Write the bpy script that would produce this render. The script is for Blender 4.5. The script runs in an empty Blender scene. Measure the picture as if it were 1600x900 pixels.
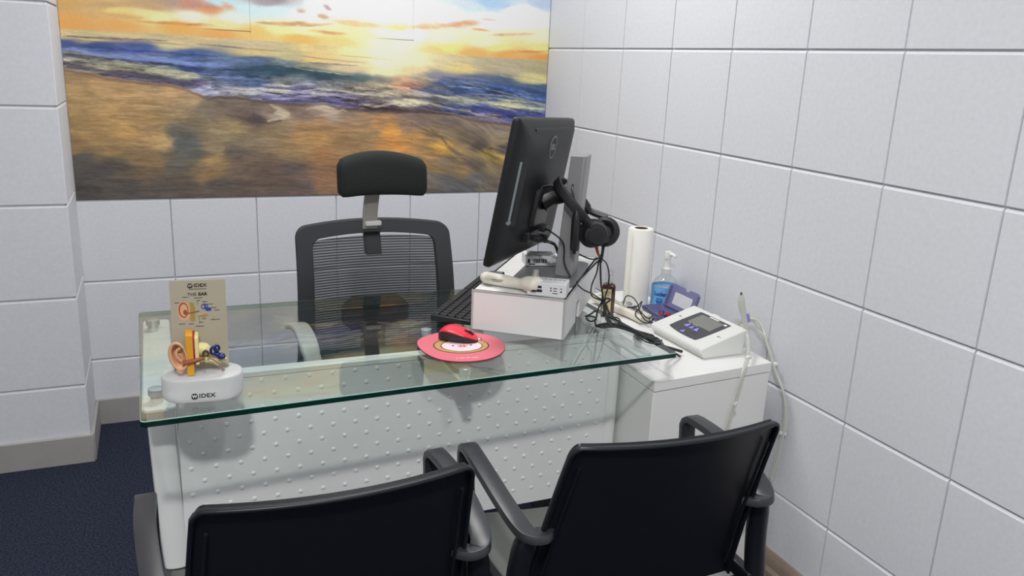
import bpy, bmesh, math, random
import numpy as np
from mathutils import Vector, Matrix

S = bpy.context.scene
COL = S.collection
random.seed(4)
PI = math.pi

# ------------------------------------------------------------------ camera
CAM_POS = Vector((-1.5155, -3.1815, 1.3650))
YAW, PITCH, ROLL, FPX = 0.41448, -0.26679, 0.04493, 1285.9
fw = Vector((math.sin(YAW)*math.cos(PITCH), math.cos(YAW)*math.cos(PITCH), math.sin(PITCH)))
rt = Vector((math.cos(YAW), -math.sin(YAW), 0)); up = rt.cross(fw)
r2 = rt*math.cos(ROLL)+up*math.sin(ROLL); u2 = up*math.cos(ROLL)-rt*math.sin(ROLL)
cd = bpy.data.cameras.new('camera'); cam = bpy.data.objects.new('camera', cd); COL.objects.link(cam)
cam.matrix_world = Matrix(((r2.x, u2.x, -fw.x, CAM_POS.x), (r2.y, u2.y, -fw.y, CAM_POS.y), (r2.z, u2.z, -fw.z, CAM_POS.z), (0, 0, 0, 1)))
cd.sensor_fit = 'HORIZONTAL'; cd.sensor_width = 36; cd.lens = 36*FPX/1600; cd.clip_start = .05
S.camera = cam

# ------------------------------------------------------------------ light
w = bpy.data.worlds.new('world'); S.world = w; w.use_nodes = True
w.node_tree.nodes['Background'].inputs[0].default_value = (.8, .85, .9, 1)
w.node_tree.nodes['Background'].inputs[1].default_value = .05
def lamp(name, loc, size, watt, col=(1, .985, .97), aim=None):
    d = bpy.data.lights.new(name, 'AREA'); d.shape = 'DISK'; d.size = size; d.energy = watt; d.color = col
    o = bpy.data.objects.new(name, d); o.location = loc; COL.objects.link(o); return o
lamp('ceiling_downlight', (-1.70, -3.48, 2.57), .15, 52)
lamp('ceiling_downlight.001', (-2.45, -2.30, 2.57), .16, 4)
lamp('ceiling_downlight.002', (-1.15, -3.40, 2.57), .16, 12)
lamp('ceiling_fill_light', (-0.85, -0.95, 2.58), .62, 26)  # unseen soft light, added to brighten the back wall
S.view_settings.view_transform = 'Standard'; S.view_settings.look = 'None'
S.view_settings.exposure = -0.25; S.view_settings.gamma = 1; S.view_settings.use_curve_mapping = False

# ------------------------------------------------------------------ materials
def lin(c): return tuple((v/12.92 if v <= .04045 else ((v+.055)/1.055)**2.4) for v in c)
def rgb(r, g, b): return lin((r/255, g/255, b/255))
def mat(name, col, rough=.5, metal=0, spec=.5, noise=None, bump=None, trans=0, coat=0, sss=0, ior=None, alpha=None):
    """noise=(scale, amount[, stretch]) varies the colour, bump=(scale, strength[, distance])"""
    m = bpy.data.materials.new(name); m.use_nodes = True; nt = m.node_tree; b = nt.nodes['Principled BSDF']
    b.inputs['Base Color'].default_value = (*col, 1); b.inputs['Roughness'].default_value = rough
    b.inputs['Metallic'].default_value = metal; b.inputs['Specular IOR Level'].default_value = spec
    b.inputs['Transmission Weight'].default_value = trans; b.inputs['Coat Weight'].default_value = coat
    if sss: b.inputs['Subsurface Weight'].default_value = sss; b.inputs['Subsurface Radius'].default_value = (.02, .02, .02); b.inputs['Subsurface Scale'].default_value = .5
    if ior: b.inputs['IOR'].default_value = ior
    if alpha is not None: b.inputs['Alpha'].default_value = alpha
    tc = nt.nodes.new('ShaderNodeTexCoord')
    if noise:
        n = nt.nodes.new('ShaderNodeTexNoise'); n.inputs['Scale'].default_value = noise[0]; n.inputs['Detail'].default_value = 4
        src = tc.outputs['Object']
        if len(noise) > 2:
            mp = nt.nodes.new('ShaderNodeMapping'); mp.inputs['Scale'].default_value = noise[2]; nt.links.new(src, mp.inputs[0]); src = mp.outputs[0]
        nt.links.new(src, n.inputs['Vector'])
        r = nt.nodes.new('ShaderNodeMapRange'); r.inputs[1].default_value = .25; r.inputs[2].default_value = .75
        r.inputs[3].default_value = 1-noise[1]; r.inputs[4].default_value = 1+noise[1]; nt.links.new(n.outputs[0], r.inputs[0])
        v = nt.nodes.new('ShaderNodeVectorMath'); v.operation = 'SCALE'; v.inputs[0].default_value = col
        nt.links.new(r.outputs[0], v.inputs['Scale']); nt.links.new(v.outputs[0], b.inputs['Base Color'])
    if bump:
        n = nt.nodes.new('ShaderNodeTexNoise'); n.inputs['Scale'].default_value = bump[0]; n.inputs['Detail'].default_value = 3
        nt.links.new(tc.outputs['Object'], n.inputs['Vector'])
        bp = nt.nodes.new('ShaderNodeBump'); bp.inputs['Strength'].default_value = bump[1]; bp.inputs['Distance'].default_value = bump[2] if len(bump) > 2 else .002
        nt.links.new(n.outputs[0], bp.inputs['Height']); nt.links.new(bp.outputs[0], b.inputs['Normal'])
    return m

def sheet_glass(name, tint, f0=.045, rough=0.0, gain=1.0):
    """flat glass: tinted straight-through light plus a Fresnel reflection (same from both sides)"""
    m = bpy.data.materials.new(name); m.use_nodes = True; nt = m.node_tree; nt.nodes.clear()
    out = nt.nodes.new('ShaderNodeOutputMaterial'); mix = nt.nodes.new('ShaderNodeMixShader')
    t = nt.nodes.new('ShaderNodeBsdfTransparent'); t.inputs[0].default_value = (*tint, 1)
    g = nt.nodes.new('ShaderNodeBsdfGlossy'); g.inputs['Roughness'].default_value = rough
    lw = nt.nodes.new('ShaderNodeLayerWeight'); lw.inputs['Blend'].default_value = .5
    p = nt.nodes.new('ShaderNodeMath'); p.operation = 'POWER'; p.inputs[1].default_value = 4.5
    mr = nt.nodes.new('ShaderNodeMapRange'); mr.inputs[3].default_value = f0*gain; mr.inputs[4].default_value = 1
    nt.links.new(lw.outputs['Facing'], p.inputs[0]); nt.links.new(p.outputs[0], mr.inputs[0])
    nt.links.new(mr.outputs[0], mix.inputs[0]); nt.links.new(t.outputs[0], mix.inputs[1]); nt.links.new(g.outputs[0], mix.inputs[2])
    nt.links.new(mix.outputs[0], out.inputs[0]); return m

def mesh_fabric(name, col, period):
    """woven chair mesh: horizontal threads with see-through gaps"""
    m = mat(name, col, .7); nt = m.node_tree; b = nt.nodes['Principled BSDF']
    tc = nt.nodes.new('ShaderNodeTexCoord'); sx = nt.nodes.new('ShaderNodeSeparateXYZ'); nt.links.new(tc.outputs['Object'], sx.inputs[0])
    def stripe(sock, per, lo, hi):
        a = nt.nodes.new('ShaderNodeMath'); a.operation = 'MULTIPLY'; a.inputs[1].default_value = 2*PI/per; nt.links.new(sock, a.inputs[0])
        s = nt.nodes.new('ShaderNodeMath'); s.operation = 'SINE'; nt.links.new(a.outputs[0], s.inputs[0])
        r = nt.nodes.new('ShaderNodeMapRange'); r.inputs[1].default_value = -.1; r.inputs[2].default_value = .5; r.inputs[3].default_value = lo; r.inputs[4].default_value = hi
        nt.links.new(s.outputs[0], r.inputs[0]); return r.outputs[0]
    a1 = stripe(sx.outputs['Z'], period, .62, 1.0)
    nt.links.new(a1, b.inputs['Alpha'])
    return m

M = dict(
 tile=mat('wall_panel_felt', (.76, .775, .815), .85, spec=.2, noise=(90, .035), bump=(420, .14, .0015)),
 paint=mat('white_wall_paint', (.80, .80, .80), .8),
 ceil=mat('ceiling_paint', (.85, .85, .85), .9),
 carpet=mat('navy_carpet', rgb(62, 68, 86), 1, spec=.05, noise=(170, .75), bump=(420, 1.0, .008)),
 skirt=mat('skirting_paint', rgb(172, 168, 167), .55, noise=(14, .07)),
 skirtwood=mat('skirting_tan', rgb(150, 134, 120), .5, noise=(22, .10)),
 white=mat('white_laminate', (.86, .86, .845), .35, noise=(6, .015)),
 whitemet=mat('white_powder_coat', (.90, .92, .91), .38, noise=(9, .02)),
 whiteplas=mat('white_plastic', (.80, .80, .78), .35),
 ivory=mat('ivory_plastic', rgb(232, 228, 212), .4),
 chrome=mat('chrome', (.75, .77, .80), .08, metal=1),
 satin=mat('satin_metal', rgb(226, 230, 232), .2, metal=.35),
 steel=mat('dark_steel', (.12, .12, .125), .4, metal=.6),
 black=mat('black_plastic', (.012, .0125, .014), .38),
 blackm=mat('black_matte_plastic', (.016, .0165, .019), .55, bump=(900, .1, .0005)),
 monback=mat('monitor_black_plastic', (.0085, .0095, .0105), .5, spec=.35, bump=(1500, .06, .0004)),
 screen=mat('screen_glass', (.008, .009, .01), .08),
 standgrey=mat('stand_grey_plastic', rgb(140, 140, 142), .38),
 standdark=mat('base_grey_plastic', rgb(118, 121, 124), .45),
 cord=mat('black_cable_rubber', (.012, .012, .014), .45),
 red=mat('red_cable', rgb(170, 45, 38), .45),
 chairfab=mat('charcoal_fabric', rgb(46, 49, 48), .9, spec=.2, noise=(300, .15), bump=(700, .4, .001)),
 chairmesh=mesh_fabric('charcoal_mesh', rgb(46, 50, 54), .0075),
 chairframe=mat('chair_frame_fabric', rgb(44, 48, 52), .75, noise=(300, .12)),
 chairgrey=mat('chair_grey_plastic', rgb(196, 198, 190), .45),
 neck=mat('neck_grey_plastic', rgb(158, 154, 150), .45),
 guest=mat('guest_chair_plastic', rgb(22, 24, 30), .36, spec=.35, bump=(600, .06, .0006)),
 guestarm_lit=mat('guest_chair_arm_lit', rgb(50, 51, 56), .36, bump=(600, .05, .0006)),  # same dark plastic as the back, tone lightened as if lit
 guestseat_lit=mat('guest_chair_seat_lit', rgb(100, 102, 99), .5),  # seat of the same chair, light falling on it put into the colour
 paper=mat('paper_white', rgb(238, 236, 230), .8, noise=(25, .03)),
 cardbrown=mat('cardboard_brown', rgb(112, 84, 62), .9),
 film=sheet_glass('clear_film', (.97, .97, .97), .05),
 carton=mat('carton_white', rgb(226, 228, 230), .55),
 ink=mat('black_ink', (.012, .012, .013), .5),
 greyink=mat('grey_ink', rgb(120, 118, 112), .6),
 gold=mat('champagne_acrylic', rgb(176, 168, 148), .35),
 frost=mat('frosted_acrylic', (.86, .87, .88), .45, trans=.45, ior=1.25),
 clear=sheet_glass('clear_plastic', (.95, .96, .96), .05),
 tube=mat('clear_hose_plastic', rgb(216, 217, 208), .25, alpha=.62),
 skin=mat('model_skin', rgb(220, 170, 132), .5, noise=(40, .08)),
 skindark=mat('model_canal', rgb(150, 84, 56), .5),
 yellow=mat('model_yellow', rgb(222, 160, 42), .5),
 cream=mat('model_cream', rgb(232, 220, 160), .55, noise=(220, .10)),
 redline=mat('model_red', rgb(176, 40, 48), .5),
 navy=mat('model_blue', rgb(30, 40, 104), .35),
 brown=mat('model_brown', rgb(84, 58, 40), .4),
 pink=mat('mouse_pad_pink', rgb(222, 112, 126), .6, noise=(300, .03)),
 padrim=mat('pad_rim_maroon', rgb(120, 36, 48), .6),
 padline=mat('print_dark_brown', rgb(78, 38, 34), .6),
 padtan=mat('print_tan', rgb(196, 158, 98), .6),
 padface=mat('print_pale_pink', rgb(250, 218, 222), .6),
 padnose=mat('print_rose', rgb(236, 160, 168), .6),
 redgloss=mat('mouse_red_plastic', rgb(232, 44, 66), .28),
 mouseblack=mat('mouse_black_plastic', (.02, .014, .016), .45),
 purple=mat('purple_clear_plastic', rgb(130, 129, 176), .3, alpha=.78),
 window=mat('milky_window', rgb(216, 218, 224), .4),
 blue=mat('label_blue', rgb(122, 186, 240), .4),
 navyink=mat('label_navy', rgb(28, 62, 150), .4),
 shield=mat('label_shield', rgb(22, 110, 186), .4),
 amber=mat('brown_liquid_bottle', rgb(62, 34, 28), .15, coat=.4),
 labelcream=mat('label_cream', rgb(206, 190, 148), .6),
 lcd=mat('grey_lcd', rgb(126, 128, 122), .25),
 panel=mat('charcoal_panel', rgb(66, 66, 72), .4),
 lilac=mat('lilac_button', rgb(150, 146, 226), .4),
 device=mat('device_white_plastic', rgb(226, 228, 224), .4),
 edge=None, glass=None)
M['glass'] = sheet_glass('desk_glass', (.875, .925, .90), .05, gain=1.5)
M['glasslow'] = sheet_glass('desk_glass_underside', (.97, .985, .98), 0.0)
def edge_mat():
    m = bpy.data.materials.new('desk_glass_edge'); m.use_nodes = True; nt = m.node_tree; nt.nodes.clear()
    out = nt.nodes.new('ShaderNodeOutputMaterial'); a = nt.nodes.new('ShaderNodeMixShader'); b = nt.nodes.new('ShaderNodeMixShader')
    t = nt.nodes.new('ShaderNodeBsdfTransparent'); t.inputs[0].default_value = (.01, .07, .055, 1)
    d = nt.nodes.new('ShaderNodeBsdfDiffuse'); d.inputs[0].default_value = (.003, .026, .021, 1)
    g = nt.nodes.new('ShaderNodeBsdfGlossy'); g.inputs['Roughness'].default_value = .12
    a.inputs[0].default_value = .72; b.inputs[0].default_value = .05
    nt.links.new(t.outputs[0], a.inputs[1]); nt.links.new(d.outputs[0], a.inputs[2])
    nt.links.new(a.outputs[0], b.inputs[1]); nt.links.new(g.outputs[0], b.inputs[2]); nt.links.new(b.outputs[0], out.inputs[0]); return m
M['edge'] = edge_mat()
M['edge_lightened'] = sheet_glass('desk_glass_edge_lightened', (.50, .68, .61), .05)  # same glass edge, coloured paler to stand for refracted light at the back
M['chamfer'] = mat('glass_polished_chamfer', (.30, .46, .41), .2)

# ------------------------------------------------------------------ building helpers
def rrect(w, h, r, n=5, cx=0, cy=0):
    """rounded rectangle outline, counter-clockwise"""
    P = []
    for (sx, sy, a0) in ((1, -1, -90), (1, 1, 0), (-1, 1, 90), (-1, -1, 180)):
        for k in range(n+1):
            a = math.radians(a0+90*k/n); P.append((cx+sx*(w/2-r)+r*math.cos(a), cy+sy*(h/2-r)+r*math.sin(a)))
    return P
def ellipse(rx, ry, n=32, cx=0, cy=0): return [(cx+rx*math.cos(2*PI*k/n), cy+ry*math.sin(2*PI*k/n)) for k in range(n)]
def smooth(P, n=6, closed=False):
    """Catmull-Rom through the points"""
    P = [Vector(p) for p in P]; out = []
    N = len(P); seg = N if closed else N-1
    for i in range(seg):
        g = (lambda k: P[k % N]) if closed else (lambda k: P[min(max(k, 0), N-1)])
        p0, p1, p2, p3 = g(i-1), g(i), g(i+1), g(i+2)
        for k in range(n):
            t = k/n; out.append(.5*((2*p1)+(p2-p0)*t+(2*p0-5*p1+4*p2-p3)*t*t+(3*p1-p0-3*p2+p3)*t**3))
    if not closed: out.append(P[-1])
    return out

class B:
    """collects shapes into one mesh"""
    def __init__(s): s.bm = bmesh.new(); s.mi = 0
    def face(s, vs):
        try: f = s.bm.faces.new(vs); f.material_index = s.mi; return f
        except ValueError: return None
    def box(s, c, size, rz=0, M4=None):
        x, y, z = [v/2 for v in size]; R = Matrix.Rotation(rz, 3, 'Z'); c = Vector(c)
        V = [s.bm.verts.new(c+R @ Vector((i*x, j*y, k*z))) for k in (-1, 1) for j in (-1, 1) for i in (-1, 1)]
        for q in ((0, 2, 3, 1), (4, 5, 7, 6), (0, 1, 5, 4), (2, 6, 7, 3), (0, 4, 6, 2), (1, 3, 7, 5)): s.face([V[i] for i in q])
        return s
    def loft(s, rings, cap=True, closed=True):
        """rings: lists of equal length of 3-D points"""
        R = [[s.bm.verts.new(Vector(p)) for p in ring] for ring in rings]; n = len(R[0])
        for a, b in zip(R[:-1], R[1:]):
            for i in range(n if closed else n-1):
                j = (i+1) % n; s.face((a[i], a[j], b[j], b[i]))
        if cap and closed: s.face(list(reversed(R[0]))); s.face(R[-1])
        return s
    def prism(s, outline, z0, z1, f=lambda x, y, z: (x, y, z)):
        return s.loft([[f(x, y, z0) for x, y in outline], [f(x, y, z1) for x, y in outline]])
    def ring(s, outer, inner, z0, z1, f=lambda x, y, z: (x, y, z)):
        """flat frame between two outlines of equal length"""
        n = len(outer); V = [[s.bm.verts.new(Vector(f(x, y, z))) for x, y in o] for o in (outer, inner) for z in (z0, z1)]
        o0, o1, i0, i1 = V
        for k in range(n):
            j = (k+1) % n
            s.face((o0[k], o0[j], o1[j], o1[k])); s.face((i0[j], i0[k], i1[k], i1[j]))
            s.face((o1[k], o1[j], i1[j], i1[k])); s.face((o0[j], o0[k], i0[k], i0[j]))
        return s
    def lathe(s, prof, c=(0, 0, 0), axis=None, n=28, sx=1, sy=1):
        """prof: (radius, height) pairs round an axis through c"""
        Q = Vector((0, 0, 1)).rotation_difference(Vector(axis).normalized()).to_matrix() if axis else Matrix.Identity(3)
        c = Vector(c)
        return s.loft([[c+Q @ Vector((max(r, 1e-5)*sx*math.cos(2*PI*k/n), max(r, 1e-5)*sy*math.sin(2*PI*k/n), h)) for k in range(n)] for r, h in prof])
    def tube(s, path, rad, n=8, section=None, upv=None):
        """sweep a circle (or a 2-D section) along a path; rad may be a list"""
        P = [Vector(p) for p in path]; N = len(P); rings = []
        T = [(P[min(i+1, N-1)]-P[max(i-1, 0)]).normalized() for i in range(N)]
        a = Vector(upv) if upv else (Vector((0, 0, 1)) if abs(T[0].z) < .9 else Vector((1, 0, 0)))
        u = (a-T[0]*a.dot(T[0])).normalized()
        for i in range(N):
            if upv and abs(T[i].dot(Vector(upv))) < .98: u = Vector(upv)
            u = (u-T[i]*u.dot(T[i])).normalized(); v = T[i].cross(u)
            r = rad[i] if isinstance(rad, (list, tuple)) else rad
            if section: rings.append([P[i]+v*(x*r)+u*(y*r) for x, y in section])
            else: rings.append([P[i]+v*(r*math.cos(2*PI*k/n))+u*(r*math.sin(2*PI*k/n)) for k in range(n)])
        return s.loft(rings)
    def ball(s, c, r, seg=16, rings=10, half=False):
        if not isinstance(r, (tuple, list)): r = (r, r, r)
        c = Vector(c); out = []
        for i in range(rings+1):
            a = -PI/2+PI*i/rings if not half else PI/2*i/rings
            out.append([c+Vector((r[0]*max(math.cos(a), 1e-4)*math.cos(2*PI*k/seg), r[1]*max(math.cos(a), 1e-4)*math.sin(2*PI*k/seg), r[2]*math.sin(a))) for k in range(seg)])
        return s.loft(out)
    def grid(s, nu, nv, f, flip=False):
        V = [[s.bm.verts.new(Vector(f(i/nu, j/nv))) for j in range(nv+1)] for i in range(nu+1)]
        for i in range(nu):
            for j in range(nv):
                q = (V[i][j], V[i+1][j], V[i+1][j+1], V[i][j+1]); s.face(q[::-1] if flip else q)
        return s
    def solidify(s, t):
        bmesh.ops.recalc_face_normals(s.bm, faces=s.bm.faces); bmesh.ops.solidify(s.bm, geom=s.bm.faces[:], thickness=t); return s
    def text(s, body, size, f=lambda x, y, z: (x, y, z), align='CENTER', depth=.0004, squeeze=1, spacing=1, bold=0):
        c = bpy.data.curves.new('t', 'FONT'); c.body = body; c.size = size; c.align_x = align; c.align_y = 'CENTER'; c.extrude = depth; c.space_character = spacing; c.offset = bold
        o = bpy.data.objects.new('t', c); COL.objects.link(o); dg = bpy.context.evaluated_depsgraph_get()
        me = bpy.data.meshes.new_from_object(o.evaluated_get(dg))
        V = [s.bm.verts.new(Vector(f(v.co.x*squeeze, v.co.y, v.co.z))) for v in me.vertices]
        for p in me.polygons: s.face([V[i] for i in p.vertices])
        bpy.data.objects.remove(o); bpy.data.curves.remove(c); bpy.data.meshes.remove(me); return s
    def xf(s, M4): s.bm.transform(M4); return s

def chain(o):
    Mx = Matrix.Identity(4)
    while o is not None: Mx = Matrix.Translation(o.location) @ o.rotation_euler.to_matrix().to_4x4() @ Mx; o = o.parent
    return Mx
def obj(name, b, mats, parent=None, bevel=0, seg=2, smooth_deg=40, world=True, label=None, subsurf=0, recalc=True):
    """link what was collected as ONE mesh object (world coordinates by default)"""
    if parent is not None and world: b.bm.transform(chain(parent).inverted())
    if recalc: bmesh.ops.recalc_face_normals(b.bm, faces=b.bm.faces)
    me = bpy.data.meshes.new(name); b.bm.to_mesh(me); b.bm.free()
    for m in (mats if isinstance(mats, (list, tuple)) else [mats]): me.materials.append(m)
    me.polygons.foreach_set('use_smooth', [True]*len(me.polygons)); me.set_sharp_from_angle(angle=math.radians(smooth_deg))
    o = bpy.data.objects.new(name, me); COL.objects.link(o)
    if parent is not None: o.parent = parent
    if bevel:
        md = o.modifiers.new('bevel', 'BEVEL'); md.width = bevel; md.segments = seg; md.limit_method = 'ANGLE'; md.angle_limit = math.radians(35)
    if subsurf:
        md = o.modifiers.new('sub', 'SUBSURF'); md.levels = subsurf; md.render_levels = subsurf
    if label: o['label'] = label
    return o
def tag(o, label, cat, group=None):
    o['label'] = label; o['category'] = cat
    if group: o['group'] = group
    return o
def thing(name, label, cat, loc=(0, 0, 0), rz=0, group=None):
    o = bpy.data.objects.new(name, None); o.location = loc; o.rotation_euler = (0, 0, rz); o.empty_display_size = .05; COL.objects.link(o)
    return tag(o, label, cat, group)
def struct(name, b, m, **k):
    o = obj(name, b, m, **k); o['kind'] = 'structure'; return o
def frame(o, x, y, z):
    """4x4 from an origin and three axes"""
    return Matrix(((x[0], y[0], z[0], o[0]), (x[1], y[1], z[1], o[1]), (x[2], y[2], z[2], o[2]), (0, 0, 0, 1)))

# ------------------------------------------------------------------ the room
RX0, RY0, HZ = -3.6, -5.2, 2.6
struct('floor', B().box(((RX0)/2, RY0/2, -.05), (-RX0+.4, -RY0+.4, .1)), M['carpet'])
struct('ceiling', B().box((RX0/2, RY0/2, HZ+.05), (-RX0+.4, -RY0+.4, .1)), M['ceil'])

def tiles(b, us, zs, f, g=.0019, gz=.0100, d=.0085):
    """padded square panels with bevelled V joints; f(u, z, depth) -> point"""
    for u0, u1 in zip(us[:-1], us[1:]):
        for z0, z1 in zip(zs[:-1], zs[1:]):
            q = lambda e, zb, zt, dd: [f(u0+e, z0+zb, dd), f(u1-e, z0+zb, dd), f(u1-e, z1-zt, dd), f(u0+e, z1-zt, dd)]
            lo, mid, hi = q(g, .0008, .0036, d), q(g, .0008, .0036, .0050), q(g+.0006, .0016, gz, 0)
            b.loft([lo, mid, hi], cap=False); b.face([b.bm.verts.new(Vector(p)) for p in hi])
    bmesh.ops.remove_doubles(b.bm, verts=b.bm.verts, dist=1e-5)
    return b

# right wall: face at x = 0
b = tiles(B(), [RY0]+[-.30*k for k in range(17, 0, -1)]+[0], [-.038]+[.2557+.2937*k for k in range(8)]+[HZ], lambda u, z, d: (d, u, z))
b.box((.0580, RY0/2, HZ/2), (.10, -RY0, HZ)); struct('wall_right', b, M['tile'], smooth_deg=20)
# back wall: face at y = 0, joints covered by the print above 0.843 m
b = tiles(B(), [-1.80]+[-.2832-.298*k for k in (4, 3, 2, 1, 0)]+[0.0], [-.04]+[.2557+.2937*k for k in range(8)]+[HZ], lambda u, z, d: (u, d, z))
b.box((-.85, .0580, HZ/2), (1.95, .10, HZ)); struct('wall_back', b, M['tile'], smooth_deg=20)
# wall jutting out on the left of the print
zl = [-.02]+[.279+.3003*k for k in range(8)]+[HZ]
b = tiles(B(), [RX0]+[-1.776-.30*k for k in (6, 5, 4, 3, 2, 1)]+[-1.776], zl, lambda u, z, d: (u, -.305+d, z))
tiles(b, [-.305, 0.0], zl, lambda u, z, d: (-1.776-d, u, z))
b.box(((RX0-1.7845)/2, -.1450, HZ/2), (-1.7845-RX0, .303, HZ)); struct('wall_left', b, M['tile'], smooth_deg=20)
struct('wall_far_left', B().box((RX0-.05, RY0/2, HZ/2), (.1, -RY0, HZ)), M['paint'])
struct('wall_front', B().box((RX0/2, RY0-.05, HZ/2), (-RX0, .1, HZ)), M['paint'])
# skirting boards
struct('baseboard_back', B().box((-.888, -.006, .05), (1.776, .012, .10)), M['skirt'], bevel=.003)
struct('baseboard_left', B().box(((RX0-1.768)/2, -.311, .05), (-RX0-1.768, .012, .10)).box((-1.770, -.158, .05), (.012, .294, .10)), M['skirt'], bevel=.003)
prof = [(0, 0), (-.022, 0), (-.022, .030), (-.017, .038), (-.014, .040), (-.014, .062), (-.010, .072), (-.006, .080), (0, .082)]
struct('baseboard_right', B().loft([[(x, y, z) for x, z in prof] for y in (RY0, -.012)]), M['skirtwood'], smooth_deg=25)

# ------------------------------------------------------------------ the sunset beach print on the back wall
MURAL_LINES = {
  'horizon':[(0.002,0.565),(0.183,0.566),(0.326,0.566),(0.509,0.561),(0.751,0.558),(0.89,0.553),(1.059,0.549),(1.235,0.546),(1.501,0.54),(1.776,0.537)],
  'shore':[(0.004,0.44),(0.075,0.43),(0.142,0.415),(0.221,0.405),(0.312,0.4),(0.373,0.386),(0.414,0.372),(0.446,0.357),(0.489,0.363),(0.533,0.366),(0.61,0.354),(0.7,0.347),(0.769,0.342),(0.864,0.349),(0.923,0.331),(0.985,0.325),(1.084,0.322),(1.239,0.325),(1.372,0.317),(1.455,0.296),(1.539,0.287),(1.625,0.28),(1.772,0.263)],
  'blue':[(0.003,0.531),(0.114,0.531),(0.203,0.525),(0.319,0.52),(0.507,0.518),(0.66,0.511),(0.75,0.499),(0.866,0.483),(0.985,0.465),(1.134,0.453),(1.289,0.471),(1.406,0.475),(1.532,0.469),(1.617,0.455),(1.779,0.442)],
  'crest':[(0.002,0.499),(0.034,0.504),(0.08,0.49),(0.138,0.484),(0.196,0.478),(0.316,0.475),(0.398,0.465),(0.505,0.465),(0.581,0.47)],
  'green':[(0.461,0.45),(0.569,0.459),(0.703,0.466),(0.795,0.458),(0.889,0.447),(0.985,0.441),(1.084,0.44)],
}
MURAL_SKY = [(0.019,0.646,203,165,105),(0.112,0.642,205,170,115),(0.032,0.587,222,165,95),(0.165,0.589,224,168,100),(0.206,0.618,225,200,130),(0.168,0.63,235,205,130),(0.287,0.654,190,160,120),(0.266,0.632,230,215,150),(0.41,0.666,190,140,120),(0.471,0.657,214,150,105),(0.329,0.671,170,150,135),(0.504,0.68,190,215,225),(0.305,0.62,235,225,165),(0.408,0.63,228,232,205),(0.364,0.592,225,170,95),(0.488,0.577,222,165,95),(0.49,0.607,225,215,160),(0.599,0.663,200,225,228),(0.534,0.637,215,230,215),(0.687,0.668,205,226,235),(0.666,0.695,160,150,155),(0.618,0.588,230,190,115),(0.775,0.574,228,180,100),(0.707,0.604,240,225,160),(0.799,0.654,228,232,225),(0.798,0.609,248,238,180),(0.892,0.693,225,230,235),(0.987,0.699,235,235,235),(0.938,0.571,235,195,120),(0.986,0.59,245,228,160),(1.083,0.693,238,238,232),(1.084,0.613,240,238,215),(1.084,0.572,245,240,190),(1.134,0.565,248,245,200),(1.183,0.677,232,236,235),(1.184,0.607,235,235,235),(1.336,0.698,225,232,238),(1.312,0.602,240,235,200),(1.339,0.567,245,215,130),(1.287,0.553,235,190,110),(1.441,0.728,200,215,235),(1.521,0.745,165,195,230),(1.576,0.737,170,195,228),(1.604,0.729,238,236,228),(1.66,0.723,240,238,230),(1.743,0.757,180,195,215),(1.732,0.697,228,228,225),(1.496,0.684,236,236,232),(1.499,0.599,240,228,190),(1.555,0.577,240,215,140),(1.751,0.624,235,225,190),(1.753,0.586,242,215,140),(1.584,0.554,222,165,95),(1.755,0.548,214,155,85),(1.446,0.55,228,172,98)]
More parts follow.
